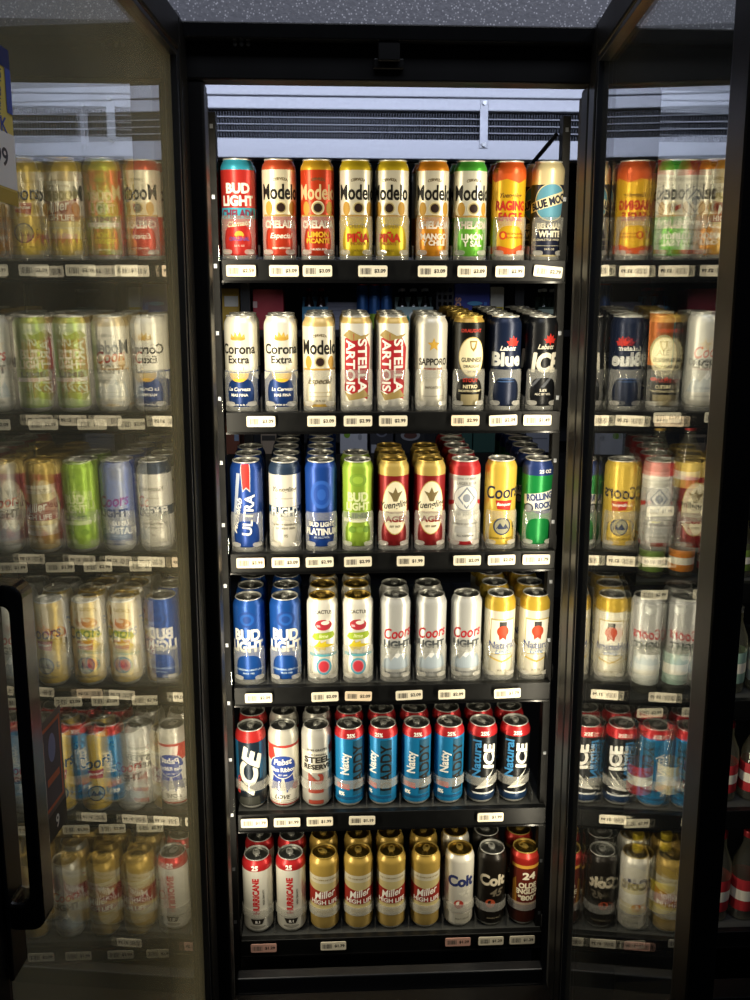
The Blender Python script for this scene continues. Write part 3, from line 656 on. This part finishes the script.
DES['olde'] = dict(lid='g', bands=[(0, '471c11'), (150, '9c241d'), (176, 'b5342a')], art=[
    ('p', [(-30, 46), (30, 46), (34, 158), (-34, 158)], '5c1f14'), ('r', -40, 152, 40, 160, 'c9953c'), T('24', 4, 133, 24, 'efe6cf', w=30, bold=.07), T('OLDE', 2, 108, 18, 'e9dfc4', w=42, bold=.04), T('ENGLISH', 2, 93, 17, 'e9dfc4', w=58, bold=.04), T('"800"', 2, 76, 17, 'e9dfc4', w=42, bold=.04), ('r', -30, 58, 30, 63, 'b98a3c'), ('p', [(-34, 118), (-26, 128), (-22, 60), (-34, 60)], '9c6a24')])
# can of the neighbouring bay
DES['orange_teal'] = dict(lid='s', bands=[(0, '2b2a28'), (84, 'c86f2c'), (172, 'b9602a')], art=[('r', 22, 84, 103, 170, '3f9c9c'), ('e', 0, 112, 28, 34, 'd8cf9a'), ('e', 0, 112, 23, 29, 'e6dfb4'), ('e', -16, 56, 6, 4, 'c23a24'), ('e', 12, 56, 6, 4, 'c23a24'), T('ALE', 0, 110, 16, '6b5f34')])

tagprices = ['$2.59', '$3.09', '$2.99', '$2.79', '$1.49', '$3.99', '$1.99', '$2.09', '$1.79', '$1.19', '$1.29']
keys = set()
for d in DES.values():
    for a in d['art']:
        if a[0] == 't': keys.add(tkey(a[1], a[6].get('bold', .02), a[6].get('shear', 0)))
for p_ in tagprices: keys.add(tkey(p_, .03, 0))
for s_ in ('TWISTED TEA', 'PACK', '.99', '9', 'YARDS'): keys.add(tkey(s_, .04, 0)); keys.add(tkey(s_, .02, 0))
need_text(sorted(keys))

BUILT = {}
def build_design(k):
    d = DES[k]; mb, mats = can_body(d['bands'])
    BUILT[k] = (mb.mesh('body', mats, True), art_mesh('label_print', d['art'], RC, rad), LIDS[d['lid']])
def place_can(k, x, z, depth_i, spin, label, group, y0=None, cat='can', dz=0):
    if k not in BUILT: build_design(k)
    body, pr, (lid, tab) = BUILT[k]
    yl = .0342 + depth_i * .0672
    y = yl * cos(TILT); zz = z + yl * sin(TILT) + .0003
    r = empty('beer_can', (x, y, zz)); r.rotation_mode = 'ZYX'; r.rotation_euler = (TILT, 0, R(spin))
    tag(r, label, cat, group)
    link('body', body, r); lp = link('label_print', pr, r)
    if k in ('sapporo', 'lab_blue', 'rolling', 'budlight', 'guinness', 'budweiser', 'colt_w', 'colt_b', 'olde', 'miller', 'hurricane'): lp['kind'] = 'stuff'   # lettering too small to pick apart
    l = link('lid', lid, r)
    link('pull_tab', tab, l, rot=(0, 0, R(random.uniform(-50, 50))))
    return r
# (design, spin degrees, description, short name, context for look-alikes, how many deep)
ROWS = [
 [('chelada_cyan', 4, 'red tall can with turquoise shoulder and white block letters', 'red turquoise-shouldered tall can', '', 2),
  ('modelo_especial_ch', 8, 'cream and red tall can with red-orange shoulder and black blackletter name', 'cream and red tall can', '', 2),
  ('modelo_tam', 2, 'orange-red tall can with yellow shoulder and tan name', 'orange-red yellow-shouldered tall can', '', 2),
  ('modelo_pina', 8, 'cream tall can with yellow lower half and red fruit word', 'yellow and cream tall can', 'beside the orange-red can', 2),
  ('modelo_pina', -14, 'cream tall can with yellow lower half and red fruit word', 'yellow and cream tall can', 'beside the orange-based can', 2),
  ('modelo_mango', 4, 'cream tall can with orange shoulder and orange lower half', 'orange and cream tall can', '', 2),
  ('modelo_lime', 6, 'cream tall can with green shoulder and lime green lower half', 'lime green and cream tall can', '', 2),
  ('eagle', 0, 'golden yellow tall can with orange top and red block words', 'golden yellow orange-topped tall can', '', 2),
  ('blue_moon', 2, 'navy tall can with blue oval and cream top', 'navy tall can with cream top', '', 2)],
 [('corona', -6, 'cream tall can with blue base, gold crown and dark script', 'cream and blue crowned can', 'next to the bay edge', 2),
  ('corona', 6, 'cream tall can with blue base, gold crown and dark script', 'cream and blue crowned can', 'beside the ivory can', 2),
  ('modelo_esp', 4, 'ivory tall can with gold rim and black condensed name', 'ivory gold-rimmed can', '', 3),
  ('stella', 0, 'white tall can with red panel of vertical white letters', 'white red-panelled can', 'beside the ivory can', 3),
  ('stella', -4, 'white tall can with red panel of vertical white letters', 'white red-panelled can', 'beside the silver star can', 3),
  ('sapporo', 4, 'silver tall can with gold star and black name', 'silver star can', '', 3),
  ('guinness', 4, 'black stout can with cream oval and gold harp', 'black cream-oval stout can', '', 5),
  ('lab_blue', 0, 'navy tall can with red maple leaf and big silver word', 'navy maple leaf can', '', 5),
  ('lab_ice', 4, 'black tall can with red maple leaf and big slanted letters', 'black maple leaf can', '', 5)],
 [('ultra', -4, 'royal blue tall can with red ribbon and upright white letters', 'royal blue red-ribbon can', '', 3),
  ('flight', 2, 'off-white tall can with navy band and navy shoulder', 'off-white navy-banded can', '', 7),
  ('platinum', 2, 'deep blue tall can with white lettering near its base', 'deep blue can', '', 7),
  ('lime', 0, 'lime green tall can with pale block letters', 'lime green can', '', 2),
  ('yuengling', 4, 'dark red tall can with gold neck and cream oval', 'dark red cream-oval can', 'beside the lime green can', 3),
  ('yuengling', 2, 'dark red tall can with gold neck and cream oval', 'dark red cream-oval can', 'beside the silver diamond-crest can', 3),
  ('budweiser', 2, 'silver tall can with red ends and diamond crest', 'silver red-ended crest can', '', 5),
  ('banquet', 2, 'straw yellow tall can with dark script and red ribbon', 'straw yellow can', '', 1),
  ('rolling', -4, 'green tall can with blue neck and white patch', 'green blue-necked can', '', 6)],
 [('budlight', -3, 'bright blue tall can with white block letters', 'bright blue can', 'next to the bay edge', 3),
  ('budlight', 4, 'bright blue tall can with white block letters', 'bright blue can', 'next to the gold-lidded white can', 3),
  ('pucker', 4, 'white gold-lidded can with lightning bolt and red oval', 'white gold-lidded can', 'beside the blue can', 3),
  ('pucker', 0, 'white gold-lidded can with lightning bolt and red oval', 'white gold-lidded can', 'beside the silver can', 3),
  ('coorslight', 2, 'silver can with red script and grey mountains', 'silver red-script can', 'beside the gold-lidded white can', 2),
  ('coorslight', -6, 'silver can with red script and grey mountains', 'silver red-script can', 'between two of its kind', 2),
  ('coorslight', -8, 'silver can with red script and grey mountains', 'silver red-script can', 'beside the gold-shouldered can', 1),
  ('natlight', 4, 'cream gold-shouldered can with red seal and blue name', 'cream gold-shouldered can', 'beside the silver can', 4),
  ('natlight', 2, 'cream gold-shouldered can with red seal and blue name', 'cream gold-shouldered can', 'next to the bay edge', 4)],
 [('ice_slant', -4, 'black and teal tall can with red shoulder and huge slanted letters', 'black and teal red-shouldered can', '', 2),
  ('pbr', -2, 'white and silver tall can with blue rosette ribbon', 'white rosette ribbon can', '', 2),
  ('steel', 4, 'grey steel-look tall can with brown numerals down its side', 'grey steel-look can', '', 2),
  ('natdaddy', 6, 'azure tall can with red shoulder and vertical words', 'azure red-shouldered can', 'beside the grey steel-look can', 2),
  ('natdaddy', -20, 'azure tall can with red shoulder and vertical words, turned aside', 'azure red-shouldered can', 'second from the steel-look can', 2),
  ('natdaddy', 0, 'azure tall can with red shoulder and vertical words', 'azure red-shouldered can', 'second from the black cans', 2),
  ('natdaddy', 2, 'azure tall can with red shoulder and vertical words', 'azure red-shouldered can', 'beside the black cans', 2),
  ('natice', 2, 'black tall can with red shoulder and blue upright name', 'black red-shouldered can', 'beside the azure cans', 2),
  ('natice', 0, 'black tall can with red shoulder and blue upright name', 'black red-shouldered can', 'at the lane shelf end', 2)],
 [('hurricane', 0, 'white tall can with red shoulder and red upright word', 'white red-shouldered can', 'next to the bay edge', 2),
  ('hurricane', 0, 'white tall can with red shoulder and red upright word', 'white red-shouldered can', 'beside the gold can', 2),
  ('miller', 2, 'gold tall can with brown-red band and white script', 'gold red-banded can', 'beside the white red-shouldered can', 2),
  ('miller', 4, 'gold tall can with brown-red band and white script', 'gold red-banded can', 'second from the white red-shouldered can', 2),
  ('miller', 0, 'gold tall can with brown-red band and white script', 'gold red-banded can', 'third from the white red-shouldered can', 2),
  ('miller', 2, 'gold tall can with brown-red band and white script', 'gold red-banded can', 'beside the white blue-lettered can', 2),
  ('colt_w', 4, 'white tall can with dark blue letters and horseshoe mark', 'white blue-lettered can', '', 2),
  ('colt_b', 2, 'black tall can with tan letters and horseshoe mark', 'black tan-lettered can', '', 2),
  ('olde', 2, 'maroon tall can with red top and cream letters', 'maroon red-topped can', '', 2)]]
GR = [f'tall cans on the {ORD[i]} shelf of the open bay' for i in range(6)]
NTH = ['', 'second', 'third', 'fourth', 'fifth', 'sixth', 'seventh']
for i, row in enumerate(ROWS):
    for x, (k, spin, desc, short, ctx, n) in zip(LANES[i], row):
        for q in range(n):
            if q == 0: lab = f'{desc} {ctx}'.strip()
            else: lab = f'{short} {ctx}, {NTH[q]} back in its lane'.replace(' ,', ',')
            place_can(k, x + (0 if q == 0 else random.uniform(-.002, .002)), Z_SH[i], q, spin + (0 if q == 0 else random.uniform(-25, 25)), lab, GR[i])

# neighbouring bay on the left, seen dimly through the handled door
LEFT = [['banquet', 'miller', 'banquet', 'miller', 'lime', 'banquet'],
        ['lime', 'coorslight', 'lime', 'lime', 'coorslight', 'coorslight'],
        ['coorslight', 'coorslight', 'miller', 'lime', 'coorslight', 'coorslight'],
        ['banquet', 'coorslight', 'banquet', 'banquet', 'banquet', 'miller'],
        ['coorslight', 'coorslight', 'banquet', 'banquet', 'coorslight', 'miller'],
        ['miller', 'miller', 'coorslight', 'miller', 'miller', 'coorslight']]
LN = {'banquet': 'yellow', 'miller': 'gold', 'lime': 'lime green', 'coorslight': 'silver', 'budweiser': 'silver and red', 'orange_teal': 'orange and teal'}
NTHS = ['first', 'second', 'third', 'fourth', 'fifth', 'sixth']
for i, row in enumerate(LEFT):
    for j, (x, k) in enumerate(zip(LX, row)):
        for q in range(1 if i < 3 else 2):
            place_can(k, x, Z_SH[i], q, random.uniform(-15, 15), f'{LN[k]} can, {NTHS[5 - j]} from the open bay, {ORD[i]} shelf behind handled door' if q == 0 else
                      f'{LN[k]} can in second row, {NTHS[5 - j]} from open bay, {ORD[i]} shelf behind handled door', f'{LN[k]} cans on the {ORD[i]} shelf of the handled-door bay')

# ------------------------------------------------------------------ bottles of the bay on the right
BOT = {}
def bottle(x, y, z, h, r, labcol, capcol, label, group, neck=None):
    key = (h, r, labcol, capcol, neck)
    if key not in BOT:
        pr = [(0, .004), (r * .8, .0), (r * .97, .004), (r, .010), (r, h * .56), (r * .93, h * .64), (r * .62, h * .75), (r * .42, h * .83), (r * .38, h * .95), (0, h * .95)]
        body = MB().lathe(pr, 24).mesh('body', M_BOTTLE, True)
        lb = MB().lathe([(r + .0004, h * .12), (r + .0006, h * .125), (r + .0006, h * .48), (r + .0004, h * .485)], 24).mesh('label_band', ink(labcol), True)
        st = MB().lathe([(r + .0009, h * .24), (r + .0009, h * .36)], 24).mesh('label_stripe', ink('efe9d8'), True)
        cp = MB().lathe([(0, h), (r * .40, h * .995), (r * .44, h * .98), (r * .44, h * .93), (r * .39, h * .925)], 20).mesh('cap', mat('cap_' + capcol, '#' + capcol, .3, .3), True)
        nk = MB().lathe([(r * .43 + .0004, h * .80), (r * .405, h * .90)], 20).mesh('neck_label', ink(neck), True) if neck else None
        liquid = None
        BOT[key] = (body, lb, st, cp, nk)
    body, lb, st, cp, nk = BOT[key]
    zz = z + y * math.tan(TILT) + .0004
    b = tag(empty('glass_bottle', (x, y, zz)), label, 'bottle', group); b.rotation_euler = (TILT, 0, 0)
    link('body', body, b); l = link('label_band', lb, b); link('label_stripe', st, l); link('cap', cp, b)
    if nk: link('neck_label', nk, b)
RB = 'bay behind the door without a handle'
RS = 'shelf behind handle-less door'
RXS = [.50, .565, .63, .695, .76, .825]
for k, x in zip(['budweiser', 'budweiser', 'miller', 'budweiser'], [.525, .60, .675, .75]):
    place_can(k, x, RZ[0], 0, random.uniform(-20, 20), f'{LN[k]} can, {NTHS[[.525, .60, .675, .75].index(x)]} from the open bay, top {RS}', f'{LN[k]} cans, top shelf, {RB}')
for k, x in zip(['orange_teal', 'coorslight', 'orange_teal'], [.545, .64, .72]):
    place_can(k, x, RZ[1], 0, random.uniform(-8, 8), f'{LN[k]} can, {NTHS[[.545, .64, .72].index(x)]} from the open bay, second {RS}', f'{LN[k]} cans, second shelf, {RB}')
for x, lc, cc, nm in zip(RXS, ['cfc7a8', 'c2bfae', 'cdb35a', 'cfc7a8', 'c2bfae', 'cdb35a'], ['c9a24a', 'c9a24a', 'b5302c'] * 2, ['cream', 'pale grey', 'gold'] * 2):
    bottle(x, .045, RZ[2], .15, .027, lc, cc, f'{nm}-labelled clear bottle, {NTHS[RXS.index(x)]} from the open bay, third {RS}', f'{nm}-labelled bottles, third shelf, {RB}')
for x, lc, cc, nm in zip(RXS, ['b5383c', '6f8a3c', 'd2802a', 'b5383c', '6f8a3c', 'd2802a'], ['b5b3aa', 'c9c24a', 'b5b3aa'] * 2, ['red', 'green', 'orange'] * 2):
    bottle(x, .045, RZ[3], .13, .027, lc, cc, f'{nm}-labelled small bottle, {NTHS[RXS.index(x)]} from the open bay, fourth {RS}', f'{nm}-labelled bottles, fourth shelf, {RB}')
for x, lc, nm in zip(RXS, ['8fb0a0', 'c9ccc6', '8fb0a0', 'c9ccc6', '8fb0a0', 'c9ccc6'], ['pale green', 'pale grey'] * 3):
    bottle(x, .045, RZ[4], .20, .028, lc, 'b9bcb8', f'{nm}-labelled clear bottle, {NTHS[RXS.index(x)]} from the open bay, fifth {RS}', f'{nm}-labelled bottles, fifth shelf, {RB}')
for x, lc, nm in zip(RXS, ['cfb9a0', 'b8343a', 'd6cba0', 'b8343a', 'b8343a', 'b8343a'], ['tan', 'red', 'straw', 'red', 'red', 'red']):
    bottle(x, .045, RZ[5], .19, .028, lc, 'b8343a', f'{nm}-labelled bottle, {NTHS[RXS.index(x)]} from the open bay, sixth {RS}', f'{nm}-labelled bottles, sixth shelf, {RB}')
for x, lc, nk, nm in zip(RXS, ['d9cfa0', 'd8c23a', 'd8c23a', 'd9cfa0', 'b8343a', 'b8343a'], ['d2ba2c', 'd2ba2c', 'd2ba2c', 'd2ba2c', None, None], ['cream', 'yellow', 'yellow', 'cream', 'red', 'red']):
    bottle(x, .045, RZ[6], .225, .030, lc, 'd2ba2c' if nk else 'b8343a', f'{nm}-labelled bottle, {NTHS[RXS.index(x)]} from the open bay, lowest {RS}', f'{nm}-labelled bottles, lowest shelf, {RB}', nk)

# ================================================================== price tags
PLATE = {}
random.seed(3)
def price_tag(x, z, price, label, tone='w', roll=0, y=-.0245, group='price tags on the shelf rails'):
    m = {'w': M_TAG, 'p': M_TAGPINK, 'o': M_TAGORANGE}[tone]
    if tone not in PLATE: PLATE[tone] = MB().prism(rrect(.057, .0215, .003, 3), 'y', -.0006, .0006).mesh('tag_plate', m)
    if 'bars' not in PLATE:
        a = []; u = -24
        while u < -2:
            w = random.choice((.6, .9, 1.4)); a.append(('r', u, -6, u + w, 5.5, '6b655c')); u += w + random.choice((.7, 1.1, 1.6))
        PLATE['bars'] = art_mesh('barcode', a, base=.0008, step=0)
    if price not in PLATE: PLATE[price] = art_mesh('price_print', [T(price, 14, 0, 9.5, '3a352e', w=22, bold=.03)], base=.0008)
    r = tag(empty('price_tag', (x, y, z)), label, 'price tag', group); r.rotation_euler = (TILT, R(roll), 0)
    link('tag_plate', PLATE[tone], r); link('barcode', PLATE['bars'], r); link('price_print', PLATE[price], r)
TAGS = [  # x in metres, price, tone, roll, what it sits under
 [(-.300, '$2.59', 'o', 0, 'turquoise-shouldered can'), (-.217, '$3.09', 'w', 0, 'cream and red can'), (-.152, '$3.09', 'w', 0, 'orange-red can'), (-.044, '$3.09', 'w', 0, 'two yellow cans'),
  (.073, '$3.09', 'w', 0, 'orange-based can'), (.151, '$3.09', 'w', 0, 'lime green and cream can'), (.226, '$2.99', 'w', 0, 'golden yellow can'), (.302, '$2.79', 'w', 5, 'blue oval can')],
 [(-.268, '$3.09', 'w', 0, 'two crowned blue cans'), (-.147, '$3.09', 'w', 0, 'ivory gold-rimmed can'), (-.074, '$2.99', 'w', 0, 'white red-panelled can beside the ivory can'), (-.003, '$2.99', 'w', 0, 'white red-panelled can beside the silver star can'),
  (.143, '$2.99', 'o', 0, 'black stout can'), (.220, '$2.09', 'w', -2, 'navy maple leaf can'), (.290, '$1.49', 'w', 0, 'black maple leaf can')],
 [(-.296, '$3.99', 'o', 0, 'royal blue can'), (-.224, '$3.09', 'w', 0, 'off-white navy-banded can'), (-.154, '$2.99', 'w', -1, 'deep blue can'), (-.075, '$2.99', 'w', -1, 'lime green can'),
  (.034, '$1.99', 'w', 0, 'two dark red cans'), (.152, '$2.09', 'w', 0, 'silver crest can'), (.224, '$2.09', 'w', -1, 'straw yellow can'), (.297, '$1.79', 'w', 0, 'green blue-necked can')],
 [(-.286, '$2.09', 'w', 0, 'two blue cans'), (-.146, '$2.09', 'w', -1, 'gold-lidded white can beside the blue can'), (-.075, '$2.09', 'o', 2, 'gold-lidded white can beside the silver can'), (.033, '$2.09', 'w', -2, 'silver red-script can beside the gold-lidded white can'),
  (.124, '$2.09', 'w', -1, 'silver red-script cans beside the gold-shouldered can'), (.244, '$1.79', 'w', -2, 'two gold-shouldered cans')],
 [(-.302, '$1.79', 'w', 0, 'black and teal can'), (-.231, '$1.99', 'w', 0, 'rosette ribbon can'), (-.160, '$1.99', 'w', 0, 'grey steel-look can'), (-.068, '$1.19', 'w', 1, 'azure cans'), (.214, '$1.99', 'w', 0, 'black red-shouldered cans')],
 [(-.288, '$1.29', 'p', 0, 'white red-shouldered cans'), (-.133, '$1.79', 'w', 0, 'gold red-banded cans'), (.147, '$1.29', 'p', 0, 'white blue-lettered can'), (.222, '$1.29', 'w', 0, 'black tan-lettered can'), (.293, '$1.29', 'w', 0, 'maroon can')]]
TAGDZ = [.0205, .0165, .0165, .0205, .0165, .0155]
for i, row in enumerate(TAGS):
    for x, pr, tone, roll, under in row:
        price_tag(x, Z_SH[i] - TAGDZ[i], pr, f'{"pink" if tone == "p" else "cream"} price tag with barcode below the {under}', tone, roll)
for i in range(6):
    for j, x in enumerate((-.52, -.605, -.69, -.78)):
        price_tag(x + random.uniform(-.01, .01), Z_SH[i] - .0205, random.choice(('$2.09', '$1.99', '$2.99')), f'cream price tag, {NTHS[j]} from the open bay, {ORD[i]} rail behind handled door', group='price tags of the handled-door bay')
for i in range(1, 7):
    for j, x in enumerate((.55, .66)):
        price_tag(x + random.uniform(-.01, .01), RZ[i] - .0205, random.choice(('$2.09', '$1.99', '$2.99')), f'cream price tag, {NTHS[j]} from the open bay, {ORD7[i]} rail behind handle-less door', group='price tags of the bay without a handle')

# ================================================================== signs on the left door
def sign(name, X, z, w, h, art, card, label, off=.0190):
    """on the pane of the left door: X along the door from its hinge, z the bottom"""
    s = tag(empty(name, (0, 0, 0)), label, 'sign')
    ang = R(-90 - 4.2); hx, hy = -.380, -.212
    s.location = (hx + X * cos(ang) - off * sin(ang), hy + X * sin(ang) + off * cos(ang), z)
    s.rotation_euler = (0, 0, ang + pi)
    part('card', MB().box(0, w, 0, .0012, 0, h), mat('card_' + name, card, .5), s)
    link('sign_print', art_mesh('sign_print', art, base=.0004), s)
    return s
sign('sale_poster', .917, 1.690, .15, .135, [('r', 0, 118, 150, 135, '2b3566'), ('r', 0, 14, 150, 62, 'e9e6e0'), T('TWISTED TEA', 122, 93, 13, '3a4478', rot=80, w=46), T('PACK', 108, 68, 18, '3a4f9c', w=56),
     T('.99', 116, 40, 22, '33353f', w=34), ('r', 0, 0, 150, 12, 'b59a3c'), ('r', 138, 80, 150, 118, '4a5aa8')], '#d9c25a', 'yellow and blue sale poster hanging above eye level on the handled glass door')
sign('small_poster', .768, 1.040, .062, .135, [('r', 0, 0, 62, 28, '121212'), ('r', 5, 34, 57, 128, 'b5562c'), ('r', 9, 38, 53, 124, '3a2f3c'), ('e', 31, 100, 10, 16, '6a6f9c'), ('r', 14, 62, 48, 70, 'b5562c'), T('9', 34, 14, 20, 'e0ddd2')], '#4a3a34', 'small dark orange-framed poster beside the pull handle on the handled door', .0036)

# ================================================================== stock on the back racks of the walk-in
M_RACK = mat('rack_black', '#141416', .4, .2)
rk = tag(empty('storage_rack', (0, 2.3, 0)), 'black wire storage rack standing behind the can shelves in the walk-in', 'rack')
for z in (1.02, 1.57, 2.02): part('rack_shelf', MB().box(-1.5, 1.5, -.03, .40, z - .03, z), M_RACK, rk)
for x in (-1.45, -.49, .705, 1.1): part('rack_post', MB().box(x - .02, x + .02, -.06, -.031, 0, 2.3), M_RACK, rk)
pp = MB()
for k in range(34): pp.box(-.036, .036, -.002, .002, 1.06 + .03 * k, 1.072 + .03 * k)
for x in (-.034, -.012, .012, .034): pp.box(x - .004, x + .004, -.0019, .0019, 1.02, 2.08)
part('perforated_post', pp, M_RACK, rk, loc=(.378, -.05, 0))
def carton(x0, x1, zb, zt, col, label, art=None, y=2.285, depth=.22):
    c = tag(empty('beer_carton', ((x0 + x1) / 2, y, zb)), label, 'carton', 'cartons on the back rack')
    w = x1 - x0; h = zt - zb
    part('box', MB().box(-w/2, w/2, 0, depth, 0, h), mat('carton_' + col, '#' + col, .5), c, bevel=.002)
    part('flap', MB().box(-w/2 + .004, w/2 - .004, .01, depth * .5, h + .0005, h + .003), mat('carton_' + col, '#' + col, .5), c)
    if art: link('carton_print', art_mesh('carton_print', art, base=.0008, step=.0003), c)
    return c
def px(x): return x
carton(-.61, -.52, 1.5705, 1.745, 'c9a02c', 'yellow and white carton on the upper back rack', [('r', -20, 100, 40, 145, 'e9e4d4')])
carton(-.461, -.328, 1.5705, 1.742, 'a8202f', 'crimson carton with white square on the upper back rack', [('r', -66, 95, -48, 122, 'd9b9b4')])
carton(-.14, .02, 1.5705, 1.69, '8f90a0', 'grey-lavender ribbed carton on the upper back rack', [('r', -70, 20 + 16 * k, 70, 22 + 16 * k, '77788a') for k in range(6)], y=2.36)
carton(.424, .582, 1.5705, 1.769, '2a3a9c', 'royal blue carton with pale lettering on the upper back rack', [T('YARDS', -62, 80, 34, 'e0a890', rot=90, w=120, bold=.04), ('e', 12, 115, 34, 9, '5fa8d8'), ('e', 10, 70, 40, 14, '3f6fc8'), ('e', -10, 72, 6, 5, 'e9e4d4'), ('e', 20, 76, 5, 5, 'e9e4d4'), ('r', 52, 30, 66, 120, '4f7fd0')])
carton(.585, .645, 1.5705, 1.755, 'c9c6b8', 'white carton with yellow band beside the royal blue carton', [('r', -28, 70, 28, 100, 'd2ba3c')])
carton(-.614, -.534, 1.0205, 1.17, '7a4632', 'brown and orange carton on the lower back rack', [('r', -30, 90, 10, 130, 'b5683c'), ('r', 16, 60, 36, 120, '8fa0b8')])
carton(-.44, -.37, 1.0205, 1.14, '9a8a78', 'small tan carton with dark band on the lower back rack', [('r', -30, 60, 30, 84, '3a3836')])
carton(-.084, .038, 1.0205, 1.175, 'c2c4cc', 'white carton with green dot on the lower back rack', [('e', -30, 84, 14, 14, '7fa838'), ('e', 20, 120, 12, 9, '8f929c'), ('e', 28, 74, 9, 14, '9a9da6'), ('e', -12, 124, 10, 7, '9a9da6')])
carton(.051, .156, 1.0205, 1.175, '2a2c36', 'dark carton with grey emblem on the lower back rack', [('r', -47, 2, 47, 40, 'a9abb5'), ('e', 0, 96, 26, 22, '6f7280'), ('e', 0, 96, 18, 15, '2a2c36')])
carton(.165, .302, 1.0205, 1.17, '191a1f', 'black carton with pale badge on the lower back rack', [('e', 0, 80, 44, 24, '8f8f94'), ('e', 0, 80, 30, 15, '5a3a34'), ('r', -48, 116, 48, 134, '8f9298')])
carton(.405, .515, 1.0205, 1.18, '1f4a44', 'dark green carton beside the black carton, lower back rack', [('e', 0, 110, 20, 14, '4f8f84')])
carton(.52, .63, 1.0205, 1.18, '1d4640', 'dark green carton beside the pale grey carton, lower back rack', [('e', 0, 110, 20, 14, '4f8f84')])
carton(.72, .88, 1.0205, 1.19, '8f93a0', 'pale grey carton on the lower back rack', [('r', -60, 60, 60, 66, '6f7280')])
# six-packs and loose cans
def sixpack(xc, zb, col, art, glass, cap, n, label, pitch=.052):
    s = tag(empty('bottle_carrier', (xc, 2.30, zb)), label, 'bottle pack', 'bottle packs on the back rack')
    w = n * pitch + .01
    part('carrier', MB().box(-w/2, w/2, 0, .004, 0, .10).box(-w/2, w/2, .13, .134, 0, .10).box(-w/2, -w/2 + .004, .004, .13, 0, .10).box(w/2 - .004, w/2, .004, .13, 0, .10).box(-w/2, w/2, .065, .068, .0, .145), mat('carrier_' + col, '#' + col, .5), s)
    link('carrier_print', art_mesh('carrier_print', art, base=.0008, step=.0003), s)
    g = mat('brown_glass_' + glass, '#' + glass, .12, 0)
    for r_ in range(2):
        for k in range(n):
            x = (k - (n - 1) / 2) * pitch; y = .034 + .066 * r_
            bt = part('bottle', MB().lathe([(0, .003), (.024, .003), (.025, .01), (.025, .09), (.019, .12), (.0125, .14), (.012, .175), (0, .175)], 16, cx=x, cy=y), g, s, True)
            part('cap', MB().lathe([(.0135, .168), (.014, .175), (.012, .181), (0, .182)], 14, cx=x, cy=y), mat('crown_' + cap, '#' + cap, .3, .4), bt, True)
sixpack(-.19, 1.5705, '3f86a8', [('r', -50, 40, 50, 70, 'c9d0d0')], '2a1612', '8c2a2a', 2, 'blue carrier of dark bottles with red caps on the upper back rack')
sixpack(.249, 1.5705, 'a8c2c0', [('e', -40, 40, 18, 26, '3f9a8c'), ('e', 40, 44, 20, 26, '5fae5c'), ('e', 0, 60, 24, 20, 'e9e8dc')], '17120f', 'e6e6e2', 3, 'pale teal carrier of three-wide dark bottles with white caps, upper back rack')
sixpack(.86, 1.5705, '1f3a2c', [('r', -60, 70, 60, 90, 'a9b8a8'), ('e', 0, 40, 40, 20, '3f7a4c')], '1a2418', 'd9dcd6', 2, 'dark green carrier of bottles with white caps on the upper back rack')
for k in range(3):
    c = tag(empty('drink_can', (.02 + .053 * k, 2.33, 1.5705)), f'blue and green can with red rim on upper back rack, {NTHS[k]} from lavender carton', 'can', 'blue cans on the back rack')
    part('body', MB().lathe([(0, .004), (.020, .002), (.026, .006), (.026, .070), (.026, .184), (.0225, .192)], 20, lambda z: 0 if z > .07 else 1), [paint('2f5f9c'), paint('8fae38')], c, True)
    part('lid', MB().lathe([(.0225, .192), (.0232, .198), (.021, .199), (.0205, .195), (0, .195)], 20), mat('rim_red', '#a83238', .3, .5), c, True)
